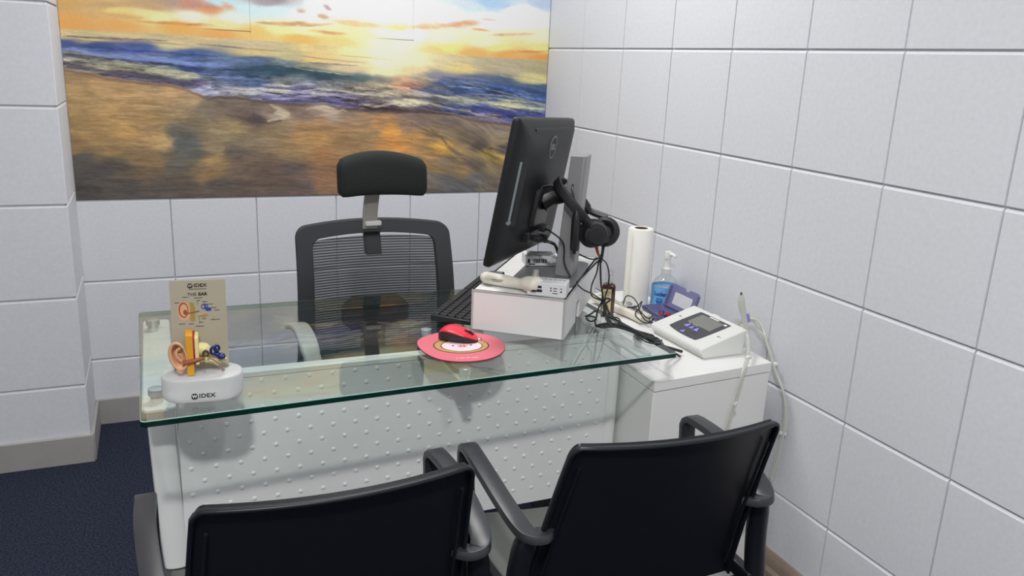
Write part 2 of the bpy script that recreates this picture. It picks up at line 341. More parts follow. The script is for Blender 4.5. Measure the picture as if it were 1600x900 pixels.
MURAL_SEA = [(0.01,0.552,205,185,140),(0.202,0.558,208,186,138),(0.403,0.549,205,185,140),(0.104,0.54,205,190,140),(0.34,0.531,205,190,145),(0.616,0.54,195,180,145),(0.616,0.522,205,185,130),(0.843,0.533,215,190,130),(0.843,0.505,225,195,125),(0.727,0.51,190,180,135),(0.986,0.528,235,215,150),(0.986,0.493,225,195,140),(1.084,0.532,248,243,190),(1.084,0.497,248,238,185),(1.084,0.461,235,215,160),(1.185,0.512,242,230,170),(1.185,0.481,220,195,140),(1.34,0.526,205,190,145),(1.502,0.513,185,172,140),(1.394,0.494,215,195,130),(1.614,0.505,180,168,140),(1.758,0.498,175,165,130),(1.731,0.466,205,195,140),(0.007,0.519,80,95,140),(0.121,0.517,70,88,140),(0.238,0.514,72,90,145),(0.256,0.485,110,125,165),(0.4,0.502,78,98,145),(0.484,0.484,95,115,150),(0.399,0.48,90,112,155),(0.615,0.489,90,110,140),(0.704,0.486,120,130,135),(0.569,0.45,55,80,100),(0.703,0.452,55,80,92),(0.841,0.441,65,82,95),(0.985,0.441,85,95,95),(0.819,0.475,150,145,120),(0.937,0.468,200,180,145),(0.023,0.479,150,145,130),(0.097,0.458,165,160,135),(0.039,0.453,95,90,95),(0.194,0.453,170,165,130),(0.192,0.426,88,82,100),(0.294,0.44,160,160,130),(0.292,0.412,80,75,92),(0.376,0.43,170,168,140),(0.398,0.452,60,75,120),(0.395,0.404,95,90,115),(0.46,0.439,85,100,125),(0.524,0.426,90,105,140),(0.612,0.415,80,98,130),(0.501,0.39,150,150,165),(0.436,0.379,145,145,170),(0.566,0.383,165,162,160),(0.655,0.371,110,110,140),(0.679,0.395,170,165,150),(0.77,0.37,105,100,135),(0.725,0.426,115,120,120),(0.794,0.398,130,130,145),(0.84,0.383,150,145,150),(0.888,0.408,120,122,125),(0.888,0.361,95,90,125),(0.985,0.399,125,120,110),(0.985,0.356,95,85,105),(1.059,0.413,150,140,120),(1.084,0.378,160,150,130),(1.084,0.334,75,62,70),(1.134,0.439,195,145,110),(1.186,0.421,165,120,100),(1.084,0.43,190,150,115),(1.237,0.45,165,150,125),(1.289,0.456,120,120,135),(1.342,0.438,75,90,125),(1.45,0.449,95,105,130),(1.397,0.415,60,82,130),(1.561,0.44,80,95,120),(1.562,0.415,58,80,130),(1.734,0.42,70,88,120),(1.764,0.395,65,85,130),(1.29,0.407,100,105,125),(1.291,0.37,105,105,115),(1.186,0.38,135,125,115),(1.186,0.356,180,172,145),(1.239,0.332,80,72,85),(1.398,0.361,125,130,130),(1.508,0.376,90,105,135),(1.593,0.357,165,165,140),(1.738,0.347,120,130,140),(1.509,0.332,70,78,130),(1.399,0.33,72,78,120),(1.623,0.314,75,82,140),(1.769,0.316,70,85,145),(1.51,0.304,120,110,130),(1.682,0.289,80,80,130)]
MURAL_SAND = [(0.014,0.424,165,138,100),(0.03,0.351,170,142,100),(0.012,0.245,160,133,92),(0.007,0.185,150,122,88),(0.111,0.396,185,152,108),(0.187,0.355,190,155,108),(0.31,0.369,185,152,110),(0.393,0.36,175,148,112),(0.27,0.39,165,138,105),(0.142,0.29,180,146,100),(0.242,0.28,175,142,98),(0.178,0.236,190,152,98),(0.077,0.213,165,135,92),(0.269,0.215,190,155,105),(0.245,0.252,165,135,98),(0.289,0.199,185,155,110),(0.347,0.293,160,138,105),(0.133,0.17,158,130,90),(0.214,0.159,145,120,88),(0.253,0.125,140,115,85),(0.23,0.091,118,100,80),(0.022,0.137,88,84,80),(0.067,0.093,84,80,77),(0.13,0.126,95,88,80),(0.003,0.027,80,76,72),(0.164,0.036,85,80,76),(0.268,0.045,92,86,80),(0.322,0.237,112,108,98),(0.363,0.215,100,100,95),(0.351,0.192,90,92,90),(0.381,0.158,105,103,98),(0.326,0.113,105,100,92),(0.4,0.101,130,112,88),(0.445,0.135,165,138,95),(0.425,0.085,150,122,88),(0.47,0.193,150,132,105),(0.483,0.232,160,142,110),(0.409,0.272,135,120,98),(0.454,0.317,125,112,98),(0.499,0.341,118,105,95),(0.375,0.043,98,88,80),(0.474,0.042,92,84,78),(0.528,0.25,158,138,102),(0.609,0.332,118,104,95),(0.563,0.308,115,100,90),(0.607,0.286,85,75,75),(0.665,0.317,128,112,98),(0.699,0.303,190,175,150),(0.675,0.294,165,148,128),(0.745,0.328,125,108,95),(0.768,0.312,128,110,100),(0.839,0.336,185,170,150),(0.815,0.305,140,122,108),(0.875,0.306,175,158,140),(0.935,0.322,130,112,100),(0.535,0.17,112,102,92),(0.581,0.205,135,120,98),(0.651,0.24,145,125,95),(0.697,0.264,140,120,95),(0.767,0.253,160,125,88),(0.766,0.217,175,140,95),(0.838,0.277,165,130,95),(0.837,0.218,180,140,90),(0.741,0.17,155,128,92),(0.886,0.242,165,130,92),(0.934,0.194,150,118,85),(0.836,0.158,158,118,80),(0.555,0.111,115,98,85),(0.646,0.087,105,90,80),(0.739,0.098,102,90,85),(0.786,0.036,105,92,88),(0.846,0.048,140,108,85),(0.871,0.084,145,110,82),(0.551,0.017,98,86,78),(0.666,0.014,105,92,84),(0.984,0.291,165,135,105),(0.984,0.255,160,130,95),(1.059,0.268,190,145,95),(1.084,0.293,180,140,100),(1.034,0.231,150,125,90),(1.11,0.244,215,150,80),(1.136,0.195,200,140,80),(1.187,0.27,150,125,105),(1.214,0.22,185,140,85),(1.187,0.307,140,120,108),(1.239,0.283,128,112,102),(1.321,0.183,205,160,80),(1.294,0.221,150,125,90),(1.268,0.157,165,130,85),(1.346,0.284,125,110,102),(1.347,0.246,140,122,100),(1.456,0.26,132,118,105),(1.43,0.209,130,115,98),(1.568,0.261,135,122,108),(1.57,0.214,145,130,105),(1.472,0.188,100,90,85),(1.587,0.172,88,80,80),(1.404,0.17,160,135,95),(1.516,0.157,170,145,85),(1.573,0.143,175,150,90),(1.35,0.118,130,112,90),(1.461,0.115,105,95,85),(1.296,0.106,150,125,90),(1.406,0.084,140,118,88),(1.547,0.099,135,118,92),(1.27,0.067,115,108,100),(1.352,0.04,98,96,95),(1.463,0.052,100,98,98),(1.543,0.037,120,110,98),(1.408,0.008,92,90,92),(1.215,0.119,160,125,85)]
MURAL_CLOUDS = [(0.504,0.676,0.552,0.66,0.0101,(214,150,105)),(0.41,0.672,0.503,0.663,0.0121,(185,140,125)),(0.663,0.621,0.845,0.625,0.0081,(190,150,110)),(0.62,0.623,0.686,0.62,0.004,(185,150,115)),(0.776,0.619,0.891,0.63,0.004,(185,150,115)),(0.798,0.602,0.95,0.599,0.0061,(195,150,95)),(0.759,0.671,0.795,0.669,0.0081,(180,150,140)),(0.857,0.695,0.887,0.683,0.0081,(175,150,140)),(0.834,0.656,0.88,0.652,0.0081,(190,155,125)),(0.892,0.641,1.084,0.632,0.0101,(215,170,110)),(1.084,0.632,1.196,0.636,0.0121,(225,200,110)),(1.196,0.638,1.337,0.651,0.0121,(210,160,110)),(1.311,0.649,1.469,0.668,0.0121,(205,150,105)),(1.43,0.646,1.511,0.641,0.004,(215,170,110)),(1.525,0.627,1.693,0.638,0.0051,(195,155,115)),(0.666,0.7,0.732,0.695,0.0081,(150,140,145)),(1.469,0.682,1.537,0.684,0.003,(215,180,150)),(0.034,0.613,0.265,0.615,0.0101,(205,165,110)),(0.074,0.644,0.328,0.669,0.0121,(190,155,115)),(1.611,0.567,1.774,0.572,0.0051,(200,140,80)),(0.225,0.602,0.469,0.602,0.004,(190,130,75))]
MURAL_STROKES = [([(0.659,0.337),(0.69,0.322),(0.722,0.304),(0.703,0.29),(0.647,0.277)],0.0101,(204,190,166),0.8),([(0.694,0.317),(0.676,0.308),(0.71,0.299)],0.0061,(214,202,178),0.7),([(0.787,0.321),(0.839,0.334),(0.892,0.326)],0.0071,(200,188,170),0.7),([(0.545,0.287),(0.607,0.274),(0.652,0.27),(0.698,0.28)],0.0081,(78,68,70),0.75),([(0.497,0.296),(0.574,0.288),(0.619,0.298)],0.0061,(92,80,80),0.6),([(0.815,0.296),(0.875,0.306),(0.923,0.324),(0.94,0.317)],0.0061,(192,174,158),0.7),([(0.476,0.318),(0.564,0.331),(0.631,0.325)],0.0061,(140,128,112),0.5),([(0.936,0.327),(1.084,0.32),(1.239,0.322),(1.359,0.312)],0.0081,(70,56,60),0.8),([(1.444,0.196),(1.515,0.183),(1.607,0.165)],0.0071,(92,82,82),0.85),([(1.272,0.258),(1.32,0.218),(1.382,0.157),(1.467,0.11)],0.0081,(104,86,76),0.7),([(1.187,0.282),(1.253,0.248),(1.315,0.228)],0.0061,(110,92,82),0.6),([(1.348,0.178),(1.432,0.141),(1.506,0.115)],0.0061,(116,98,82),0.6),([(1.215,0.157),(1.322,0.147),(1.363,0.139)],0.0061,(120,100,84),0.5),([(1.136,0.267),(1.188,0.232),(1.228,0.188)],0.0061,(176,140,96),0.6),([(0.108,0.349),(0.248,0.357),(0.372,0.373)],0.0032,(200,172,132),0.6),([(0.096,0.321),(0.286,0.323),(0.392,0.343)],0.0032,(198,168,126),0.5),([(0.129,0.373),(0.269,0.372),(0.394,0.382)],0.003,(150,122,86),0.5),([(0.117,0.339),(0.287,0.342),(0.414,0.361)],0.0032,(152,124,88),0.5),([(0.143,0.303),(0.265,0.309)],0.003,(150,120,84),0.4),([(0.255,0.221),(0.304,0.208)],0.0081,(205,176,130),0.6),([(0.179,0.247),(0.208,0.225)],0.0162,(200,160,104),0.4),([(0.433,0.117),(0.468,0.144),(0.491,0.181)],0.0162,(176,150,104),0.5),([(0.399,0.085),(0.444,0.108)],0.0101,(160,132,92),0.5),([(0.322,0.226),(0.384,0.199),(0.36,0.163)],0.0242,(98,98,96),0.5),([(0.495,0.25),(0.606,0.256)],0.0101,(166,146,108),0.4),([(0.003,0.515),(0.101,0.512),(0.238,0.505),(0.359,0.502),(0.485,0.499)],0.0061,(54,66,120),0.6),([(0.004,0.487),(0.07,0.483),(0.157,0.477),(0.275,0.469),(0.398,0.457),(0.504,0.454),(0.658,0.457)],0.0061,(44,52,84),0.7),([(0.002,0.501),(0.04,0.505),(0.077,0.492),(0.138,0.486),(0.206,0.479),(0.321,0.477),(0.399,0.47),(0.505,0.467)],0.0081,(128,146,205),0.75),([(0.007,0.473),(0.117,0.465),(0.234,0.455),(0.356,0.442),(0.418,0.433)],0.0101,(178,176,146),0.7),([(0.021,0.457),(0.154,0.447),(0.273,0.435),(0.375,0.423)],0.0061,(166,164,132),0.6),([(0.254,0.447),(0.355,0.438)],0.0101,(206,206,178),0.6),([(0.008,0.448),(0.153,0.433),(0.272,0.42),(0.395,0.406)],0.0101,(86,80,98),0.7),([(0.009,0.542),(0.142,0.544),(0.26,0.544),(0.325,0.543)],0.004,(96,88,96),0.7),([(0.413,0.537),(0.486,0.536),(0.572,0.531)],0.004,(104,98,110),0.7),([(0.796,0.492),(0.889,0.489),(0.985,0.486)],0.004,(104,98,110),0.6),([(0.458,0.393),(0.611,0.402),(0.77,0.395),(0.84,0.392)],0.0081,(60,72,128),0.6),([(0.431,0.37),(0.501,0.381),(0.61,0.375),(0.7,0.368)],0.0081,(196,196,210),0.75),([(0.491,0.396),(0.589,0.392),(0.678,0.39)],0.0061,(186,188,192),0.6),([(0.7,0.359),(0.793,0.37),(0.888,0.377),(0.985,0.366)],0.0061,(180,180,200),0.7),([(0.77,0.386),(0.841,0.399),(0.912,0.394),(0.997,0.383),(1.084,0.38)],0.0051,(206,204,200),0.75),([(0.632,0.353),(0.746,0.346),(0.84,0.353),(0.985,0.337)],0.0081,(74,70,118),0.7),([(0.936,0.374),(1.034,0.364),(1.186,0.373)],0.0081,(82,78,88),0.6),([(0.985,0.344),(1.059,0.339),(1.161,0.358),(1.265,0.355)],0.0081,(214,206,178),0.7),([(0.889,0.429),(1.01,0.414),(1.135,0.403)],0.0061,(96,92,92),0.5),([(1.084,0.375),(1.186,0.375),(1.344,0.367)],0.0061,(86,80,88),0.6),([(1.109,0.388),(1.212,0.388),(1.317,0.383)],0.0051,(206,198,168),0.6),([(1.186,0.409),(1.343,0.394),(1.563,0.387),(1.784,0.369)],0.0101,(58,74,124),0.7),([(1.315,0.455),(1.477,0.445),(1.705,0.419)],0.0081,(58,80,124),0.6),([(1.317,0.381),(1.452,0.369),(1.621,0.353),(1.786,0.338)],0.0081,(204,204,168),0.75),([(1.343,0.424),(1.506,0.416),(1.648,0.392)],0.004,(196,196,168),0.6),([(1.237,0.459),(1.342,0.46),(1.45,0.452)],0.0061,(132,130,140),0.5),([(1.318,0.351),(1.509,0.335),(1.769,0.314)],0.0141,(64,72,132),0.7),([(1.424,0.396),(1.591,0.39),(1.784,0.359)],0.004,(190,192,170),0.6),([(1.508,0.363),(1.65,0.345),(1.768,0.343)],0.0051,(222,218,182),0.7),([(1.4,0.308),(1.539,0.295),(1.654,0.281)],0.0081,(150,140,160),0.6),([(1.56,0.47),(1.674,0.459),(1.779,0.447)],0.004,(208,200,146),0.6),([(1.45,0.432),(1.618,0.427),(1.781,0.406)],0.0061,(66,86,132),0.6),([(0.569,0.459),(0.703,0.466),(0.795,0.458),(0.889,0.447),(0.985,0.439)],0.0141,(48,74,88),0.65),([(0.704,0.475),(0.795,0.465),(0.889,0.457),(0.973,0.45)],0.004,(196,190,160),0.6),([(0.613,0.438),(0.725,0.428),(0.841,0.423)],0.0081,(92,108,118),0.5)]

def make_noise(seed):
    rng = np.random.RandomState(seed)
    G = rng.rand(256, 256)
    def vn(x, y):
        xi = np.floor(x).astype(int); yi = np.floor(y).astype(int)
        fx = x - xi; fy = y - yi
        fx = fx*fx*(3-2*fx); fy = fy*fy*(3-2*fy)
        a = G[xi % 256, yi % 256]; b = G[(xi+1) % 256, yi % 256]
        c = G[xi % 256, (yi+1) % 256]; d = G[(xi+1) % 256, (yi+1) % 256]
        return (a*(1-fx)+b*fx)*(1-fy) + (c*(1-fx)+d*fx)*fy
    def fbm(x, y, o=4):
        s = 0; a = .5; t = 0
        for k in range(o):
            s = s + a*vn(x*2**k+17.3*k, y*2**k+9.1*k); t += a; a *= .55
        return s/t - .5
    return fbm

def mural_paint(X, Z):
    """sunset beach print: X metres from the left edge, Z metres above the lower edge -> sRGB 0..1"""
    n1 = make_noise(3); n2 = make_noise(11); n3 = make_noise(29)
    def line(k, x): p = MURAL_LINES[k]; return np.interp(x, [q[0] for q in p], [q[1] for q in p])
    def idw(pts, x, z, sx, sz, p=3.0):
        num = np.zeros(x.shape+(3,)); den = np.zeros(x.shape)
        for q in pts:
            w = 1/(((x-q[0])/sx)**2 + ((z-q[1])/sz)**2 + .02)**p
            den += w; num += w[..., None]*(np.array(q[2:5])/255.)
        return num/den[..., None]
    wx = .030*n1(X*9, Z*22) ; wz = .012*n2(X*6, Z*40)
    ho = line('horizon', X); sh = line('shore', X) + .006*n1(X*25, X*0+2) + .004*n2(X*70, X*0)
    # sky
    zc = np.minimum(Z, .80)
    sky = idw(MURAL_SKY, X+.04*n1(X*5, Z*16), zc+.010*n2(X*5, Z*30), .10, .035, 2.0)
    for (x0, z0, x1, z1, t, col) in MURAL_CLOUDS:
        L = x1-x0; u = np.clip((X-x0)/L, -.25, 1.25)
        zc2 = z0+(z1-z0)*u
        f = np.clip(1-((u-.5)/.62)**2, 0, 1)
        d = np.abs(Z-zc2+.008*n3(X*18, Z*60))/(t*(.35+.65*f)+.001)
        a = np.clip(1.35-d, 0, 1)*f*np.clip(.75+1.3*n2(X*22, Z*80), 0, 1)
        sky = sky*(1-a[..., None]) + a[..., None]*np.array(col)/255.
    # sea
    sea = idw(MURAL_SEA, X+wx*1.6, Z+wz*1.1, .055, .016, 2.2)
    dep = np.clip((line('blue', X)-Z)/.06, 0, 1)
    right = np.clip((X-1.0)/.35, 0, 1)
    slant = Z + X*.035 + right*(X-1.0)*.11
    st = n3(X*13+3*n1(X*8, Z*20), slant*105, 5); st2 = n1(X*55, slant*330, 3)
    k = (.13+.87*dep)[..., None]
    sea = sea*(1+(1.45*st+.8*st2)[..., None]*k*.95)
    foam = np.clip((n2(X*13+4*n1(X*7, Z*30), slant*110, 5)-.08)*7, 0, 1)*np.clip((line('blue', X)-Z-.055)/.03, 0, 1)
    foam *= np.clip(.55+2.2*n1(X*3.1+7, Z*14), 0.05, 1)
    fcol = np.where((X > 1.15)[..., None], np.array([.80, .79, .62]), np.array([.74, .73, .76]))
    sea = sea*(1-.62*foam[..., None]) + .62*foam[..., None]*fcol
    # breaking crest and the dark wave face
    cr = line('crest', X); m = np.clip(1-np.abs(Z-cr+.010*n3(X*30, Z*40))/.013, 0, 1)*(X < .74)*np.clip(.6+1.6*n2(X*40, Z*150), 0, 1)
    sea = sea*(1-.75*m[..., None]) + .75*m[..., None]*np.array([.50, .57, .78])
    m = np.clip(1-np.abs(Z-cr+.022)/.010, 0, 1)*(X < .72)
    sea = sea*(1-.5*m[..., None]) + .5*m[..., None]*np.array([.20, .25, .42])
    gr = line('green', X); m = np.clip(1.3-np.abs(Z-gr+.012*n3(X*22, Z*30))/.016, 0, 1)*np.clip((X-.52)/.1, 0, 1)*np.clip((1.17-X)/.1, 0, 1)
    sea = sea*(1-.7*m[..., None]) + .7*m[..., None]*np.array([.19, .29, .34])*(1+.8*st[..., None])
    # far thin swell lines
    for (x0, x1, off) in ((.0, .42, .022), (.45, .72, .026), (.9, 1.2, .030), (.75, 1.05, .045), (.0, .3, .032)):
        m = np.clip(1-np.abs(ho-off-Z-.03*(X-x0)+.004*n2(X*20, X*0))/.0035, 0, 1)*np.clip((X-x0)/.05, 0, 1)*np.clip((x1-X)/.08, 0, 1)
        sea = sea*(1-.55*m[..., None]) + .55*m[..., None]*np.array([.45, .40, .42])
    # sand
    sand = idw(MURAL_SAND, X+.060*n1(X*7, Z*20, 6), Z+.026*n2(X*7, Z*22, 6), .062, .040, 1.85)
    side = np.clip((X-1.15)/.4, 0, 1)
    sl = Z + X*.02 + side*(X-1.15)*.30 + .02*n2(X*6, Z*9)
    s1 = n3(X*7+2*n1(X*5, Z*9), sl*60, 5); s2 = n1(X*30+2*n2(X*9, Z*20), sl*190, 4)
    sand = sand*(1+.46*s1[..., None]*(.7+.9*side[..., None])+.34*s2[..., None])
    # light wavy rills on the left sand, foam fork
    edge = np.clip(1-np.abs(Z-sh+.006)/.008, 0, 1)
    sand = sand*(1-.45*edge[..., None]) + .45*edge[..., None]*np.array([.27, .22, .25])
    # brush strokes: wave crests, foam, rills
    sea0, sand0 = sea, sand
    qx = X+.010*n1(X*30, Z*60); qz = Z+.006*n2(X*28, Z*70)+.003*n3(X*90, Z*160)
    lay = [sea, sand]
    for pl, wd, col, al in MURAL_STROKES:
        d = np.full(X.shape, 9.0); L = sum(math.dist(a, b) for a, b in zip(pl[:-1], pl[1:])); s0 = 0; tt = np.zeros(X.shape)
        for (ax_, az_), (bx_, bz_) in zip(pl[:-1], pl[1:]):
            ex, ez = bx_-ax_, bz_-az_; l2 = ex*ex+ez*ez
            t = np.clip(((qx-ax_)*ex+(qz-az_)*ez)/l2, 0, 1); dd = np.hypot(qx-ax_-t*ex, qz-az_-t*ez)
            tt = np.where(dd < d, (s0+t*math.sqrt(l2))/L, tt); d = np.minimum(d, dd); s0 += math.sqrt(l2)
        wv = wd*.62*(.30+.70*np.sqrt(np.clip(4*tt*(1-tt), 0, 1)))
        a = np.clip(1.6-d/wv, 0, 1)*al*np.clip(.80+1.3*n1(X*45+wd*900, Z*150), .15, 1)
        c = np.array(col)/255.
        lay = [q*(1-a[..., None])+a[..., None]*c*(1+.25*st2[..., None]) for q in lay]
    sea, sand = lay
    # join
    a = np.clip((Z-sh)/.004+.5, 0, 1)[..., None]
    img = sand*(1-a)+sea*a
    a = np.clip((Z-ho)/.004+.5, 0, 1)[..., None]
    img = img*(1-a)+sky*a
    # sun glare printed in the picture
    sx, sz = 1.115, .545
    g = np.exp(-(((X-sx)/.19)**2+((Z-sz)/.10)**2))
    img = img*(1-.52*g[..., None]) + .52*g[..., None]*np.array([1.0, .98, .84])
    # creases over the tile joints behind the print
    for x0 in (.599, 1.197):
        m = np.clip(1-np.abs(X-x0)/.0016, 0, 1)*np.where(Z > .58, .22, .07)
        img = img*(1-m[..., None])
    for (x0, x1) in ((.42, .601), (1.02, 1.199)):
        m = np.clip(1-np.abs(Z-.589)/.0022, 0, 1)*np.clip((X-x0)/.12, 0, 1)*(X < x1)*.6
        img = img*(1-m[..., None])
    img = img*(1+.05*n2(X*150, Z*150, 2)[..., None])
    return np.clip(img, 0, 1)

def build_mural():
    W, Hh, nx, nz, z0 = 1.772, 1.0, 1000, 560, .843
    X, Z = np.meshgrid(np.linspace(0, W, nx+1), np.linspace(0, Hh, nz+1))
    c = mural_paint(X, Z).reshape(-1, 3)
    c = np.where(c <= .04045, c/12.92, ((c+.055)/1.055)**2.4)
    c = np.clip(c*MURAL_GAIN, 0, .88)
    V = np.stack([X.ravel()-1.774, np.full(X.size, -.003), Z.ravel()+z0], -1)
    i = np.arange(nz)[:, None]*(nx+1)+np.arange(nx)[None]
    F = np.stack([i, i+1, i+nx+2, i+nx+1], -1).reshape(-1, 4)
    # thin edge back to the wall all round
    nv = len(V); border = list(range(nx+1))+[k*(nx+1)+nx for k in range(1, nz+1)]+[nz*(nx+1)+k for k in range(nx-1, -1, -1)]+[k*(nx+1) for k in range(nz-1, 0, -1)]
    bb = np.array(border); Vb = V[bb].copy(); Vb[:, 1] = 0.0
    ids = nv+np.arange(len(bb)); nb = np.roll(bb, -1); ni = np.roll(ids, -1)
    F = np.concatenate([F, np.stack([bb, ids, ni, nb], -1)]); V = np.concatenate([V, Vb]); c = np.concatenate([c, c[bb]])
    me = bpy.data.meshes.new('wall_mural'); me.vertices.add(len(V)); me.vertices.foreach_set('co', V.ravel())
    me.loops.add(F.size); me.loops.foreach_set('vertex_index', F.ravel()); me.polygons.add(len(F)); me.polygons.foreach_set('loop_start', np.arange(0, F.size, 4))
    me.update(calc_edges=True)
    a = me.color_attributes.new('print', 'FLOAT_COLOR', 'POINT'); a.data.foreach_set('color', np.concatenate([c, np.ones((len(c), 1))], 1).astype(np.float32).ravel())
    m = mat('printed_wall_vinyl', (.5, .5, .5), .6, spec=.25, bump=(420, .12, .001)); nt = m.node_tree
    at = nt.nodes.new('ShaderNodeAttribute'); at.attribute_name = 'print'; nt.links.new(at.outputs['Color'], nt.nodes['Principled BSDF'].inputs['Base Color'])
    me.materials.append(m); o = bpy.data.objects.new('wall_mural', me); COL.objects.link(o)
    tag(o, 'wide sunset beach picture with waves and wet sand, covering the upper back wall', 'mural')
MURAL_GAIN = 1.22
build_mural()

# ------------------------------------------------------------------ the glass desk
GZ = .745                                            # glass top
GL = [(-1.5685, -1.749), (-.449, -1.712), (-.462, -1.078), (-1.577, -1.088)]
desk = thing('glass_desk', 'white metal office desk with a clear green-edged glass top', 'desk', (-1.0, -1.4, 0))
b = B(); lo, hi = GZ-.012, GZ
def outl(inset, z):
    c = Vector((sum(p[0] for p in GL)/4, sum(p[1] for p in GL)/4)); out = []
    for i, p in enumerate(GL):
        p = Vector(p); a = (Vector(GL[i-1])-p).normalized(); d = (Vector(GL[(i+1) % 4])-p).normalized(); r = .010
        p = p+(a+d)*inset
        for k in range(5): t = k/4; out.append((*((p+a*r)*(1-t)**2+p*2*t*(1-t)+(p+d*r)*t*t), z))
    return out
b.mi = 2; b.loft([outl(.0012, lo), outl(0, lo+.0012), outl(0, hi-.0014)], cap=False)
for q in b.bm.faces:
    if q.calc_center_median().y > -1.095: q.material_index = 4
b.mi = 3; b.loft([outl(0, hi-.0014), outl(.0014, hi)], cap=False)
b.mi = 0; b.face([b.bm.verts.new(Vector(p)) for p in outl(.0014, hi)])
b.mi = 1; b.face([b.bm.verts.new(Vector(p)) for p in reversed(outl(.0012, lo))])
obj('glass_top', b, [M['glass'], M['glasslow'], M['edge'], M['chamfer'], M['edge_lightened']], desk, smooth_deg=10, recalc=False, label='clear glass top with dark green edges')
YP = -1.461
# front panel with rows of raised studs
b = B().box(((-1.508-.478)/2, YP+.0085, .4815), (1.030, .015, .423))
for r in range(14):
    z = .685-.0311*r
    for k in range(21):
        x = -1.487+.0505*k+(.02525 if r % 2 else 0)
        if x < -.485 and z > .285: b.loft([[(x+R*math.cos(a*PI/4), YP+.001-h, z+R*math.sin(a*PI/4)) for a in range(8)] for R, h in ((.0060, -.001), (.0050, .0009), (.0032, .0018), (.0010, .0022))])
obj('front_panel', b, M['whitemet'], desk, smooth_deg=50, label='white front panel covered in small raised studs')
obj('top_rail', B().box(((-1.512-.471)/2, YP+.016, .6998), (1.041, .032, .0125)), M['whitemet'], desk, bevel=.002)
for x0, x1 in ((-1.567, -1.512), (-.478, -.442)):
    # side frame: rounded upright, its shoulder plate and the dark foot
    xm, wd = (x0+x1)/2, x1-x0
    o = [(x0+.004, YP+.36), (x0, YP+.02)]+[(xm-wd/2*math.cos(PI*k/8), YP+.006-.014*math.sin(PI*k/8)) for k in range(1, 8)]+[(x1, YP+.02), (x1, YP+.36)]
    ux = lambda x, y, z: (x+(.012 if x < -1 else -.004)*((.70-z)/.43)**2, y, z)
    b = B(); b.loft([[ux(x, y, z) for x, y in o] for z in (.268, .30, .38, .46, .54, .62, .694)])
    obj('leg_panel', b, M['whitemet'], desk, bevel=.003, smooth_deg=35)
    pl = rrect(wd+.006, .575, .012, 5, xm, -1.3125)
    obj('shoulder_plate', B().prism(pl, .694, .704), M['whitemet'], desk, bevel=.003)
    obj('foot', B().prism(rrect(wd-.012, .44, .01, 4, xm+.006*(1 if x0 < -1 else -1), -1.28), .03, .268).prism(rrect(wd-.004, .58, .012, 4, xm, -1.29), .0, .03), M['steel'], desk, bevel=.003, label='dark grey steel foot')
obj('centre_bracket', B().box((-.935, -1.485, .699), (.014, .30, .008)), M['whitemet'], desk, bevel=.002)
for x, y, r in ((-1.546, -1.112, .0155), (-1.542, -1.565, .0155), (-.936, -1.358, .0125), (-.934, -1.632, .0125), (-.450, -1.545, .0125), (-.450, -1.13, .0125)):
    obj('standoff', B().lathe([(r*.75, .703), (r*.75, .718), (r, .719), (r, .7318), (r*.85, .7327), (.0, .7327)], (x, y, 0), n=24), M['satin'], desk)

# ------------------------------------------------------------------ white side cabinet against the right wall
cab = thing('side_cabinet', 'white laminate side cabinet beside the desk against the right wall', 'cabinet', (-.235, -1.25, 0))
CO = [(-.4395, -1.618), (-.058, -1.588), (-.030, -.86), (-.425, -.86)]
obj('body', B().prism([(x*.995-.001, y*.998) for x, y in CO], .0, .607), M['white'], cab, bevel=.002)
obj('top', B().prism(CO, .609, .635), M['white'], cab, bevel=.0015)
CZ = .6352

# ------------------------------------------------------------------ riser box, computer, and what lies on the box
RZ = -.6595
riser = thing('monitor_riser', 'white open-bottomed box under the computer, standing on the glass', 'riser', (-.846, -1.423, GZ+.0003), RZ)
RW, RD, RH = .228, .468, .0985
b = B(); t = .007
b.box((RW/2, RD/2, RH-t/2), (RW, RD, t)); b.box((RW/2, t/2, RH/2), (RW, t, RH)); b.box((RW/2, RD-t/2, RH/2), (RW, t, RH)); b.box((t/2, RD/2, RH/2), (t, RD, RH))
b.box((RW-t/2, .075, RH/2), (t, .15, RH)); b.box((RW-t/2, (.195+RD)/2, RH/2), (t, RD-.195, RH)); b.box((RW-t/2, .1725, RH-.024), (t, .045, .048))
obj('box_shell', b, M['white'], riser, bevel=.0012, world=False)
RT = GZ+RH+.0006
def rp(x, y, z=0): v = Matrix.Rotation(RZ, 3, 'Z') @ Vector((x, y, 0)); return Vector((-.846+v.x, -1.423+v.y, RT+z))

pc = thing('desktop_computer', 'black all-in-one desktop computer seen from behind on a grey stand', 'computer', (*rp(.147, .22)[:2], RT), RZ)
obj('stand_base', B().prism(rrect(.155, .25, .025, 8, .147, .225), 0, .012, lambda x, y, z: rp(x, y, z)), M['standdark'], pc, bevel=.003)
ccx, ccy = .199, .204
col_o = lambda s=1: [(ccx+x*s, ccy+y*s) for x, y in [(.020, -.030), (.020, .030), (.014, .036), (-.020, .036), (-.020, -.036), (.014, -.036)]]
obj('stand_column', B().loft([[rp(x-.020*(1-k)+.008, y, .012+.300*k) for x, y in col_o(1.12-.12*k)] for k in (0, .15, .5, 1)]), M['standgrey'], pc, bevel=.002, label='grey upright of the computer stand')
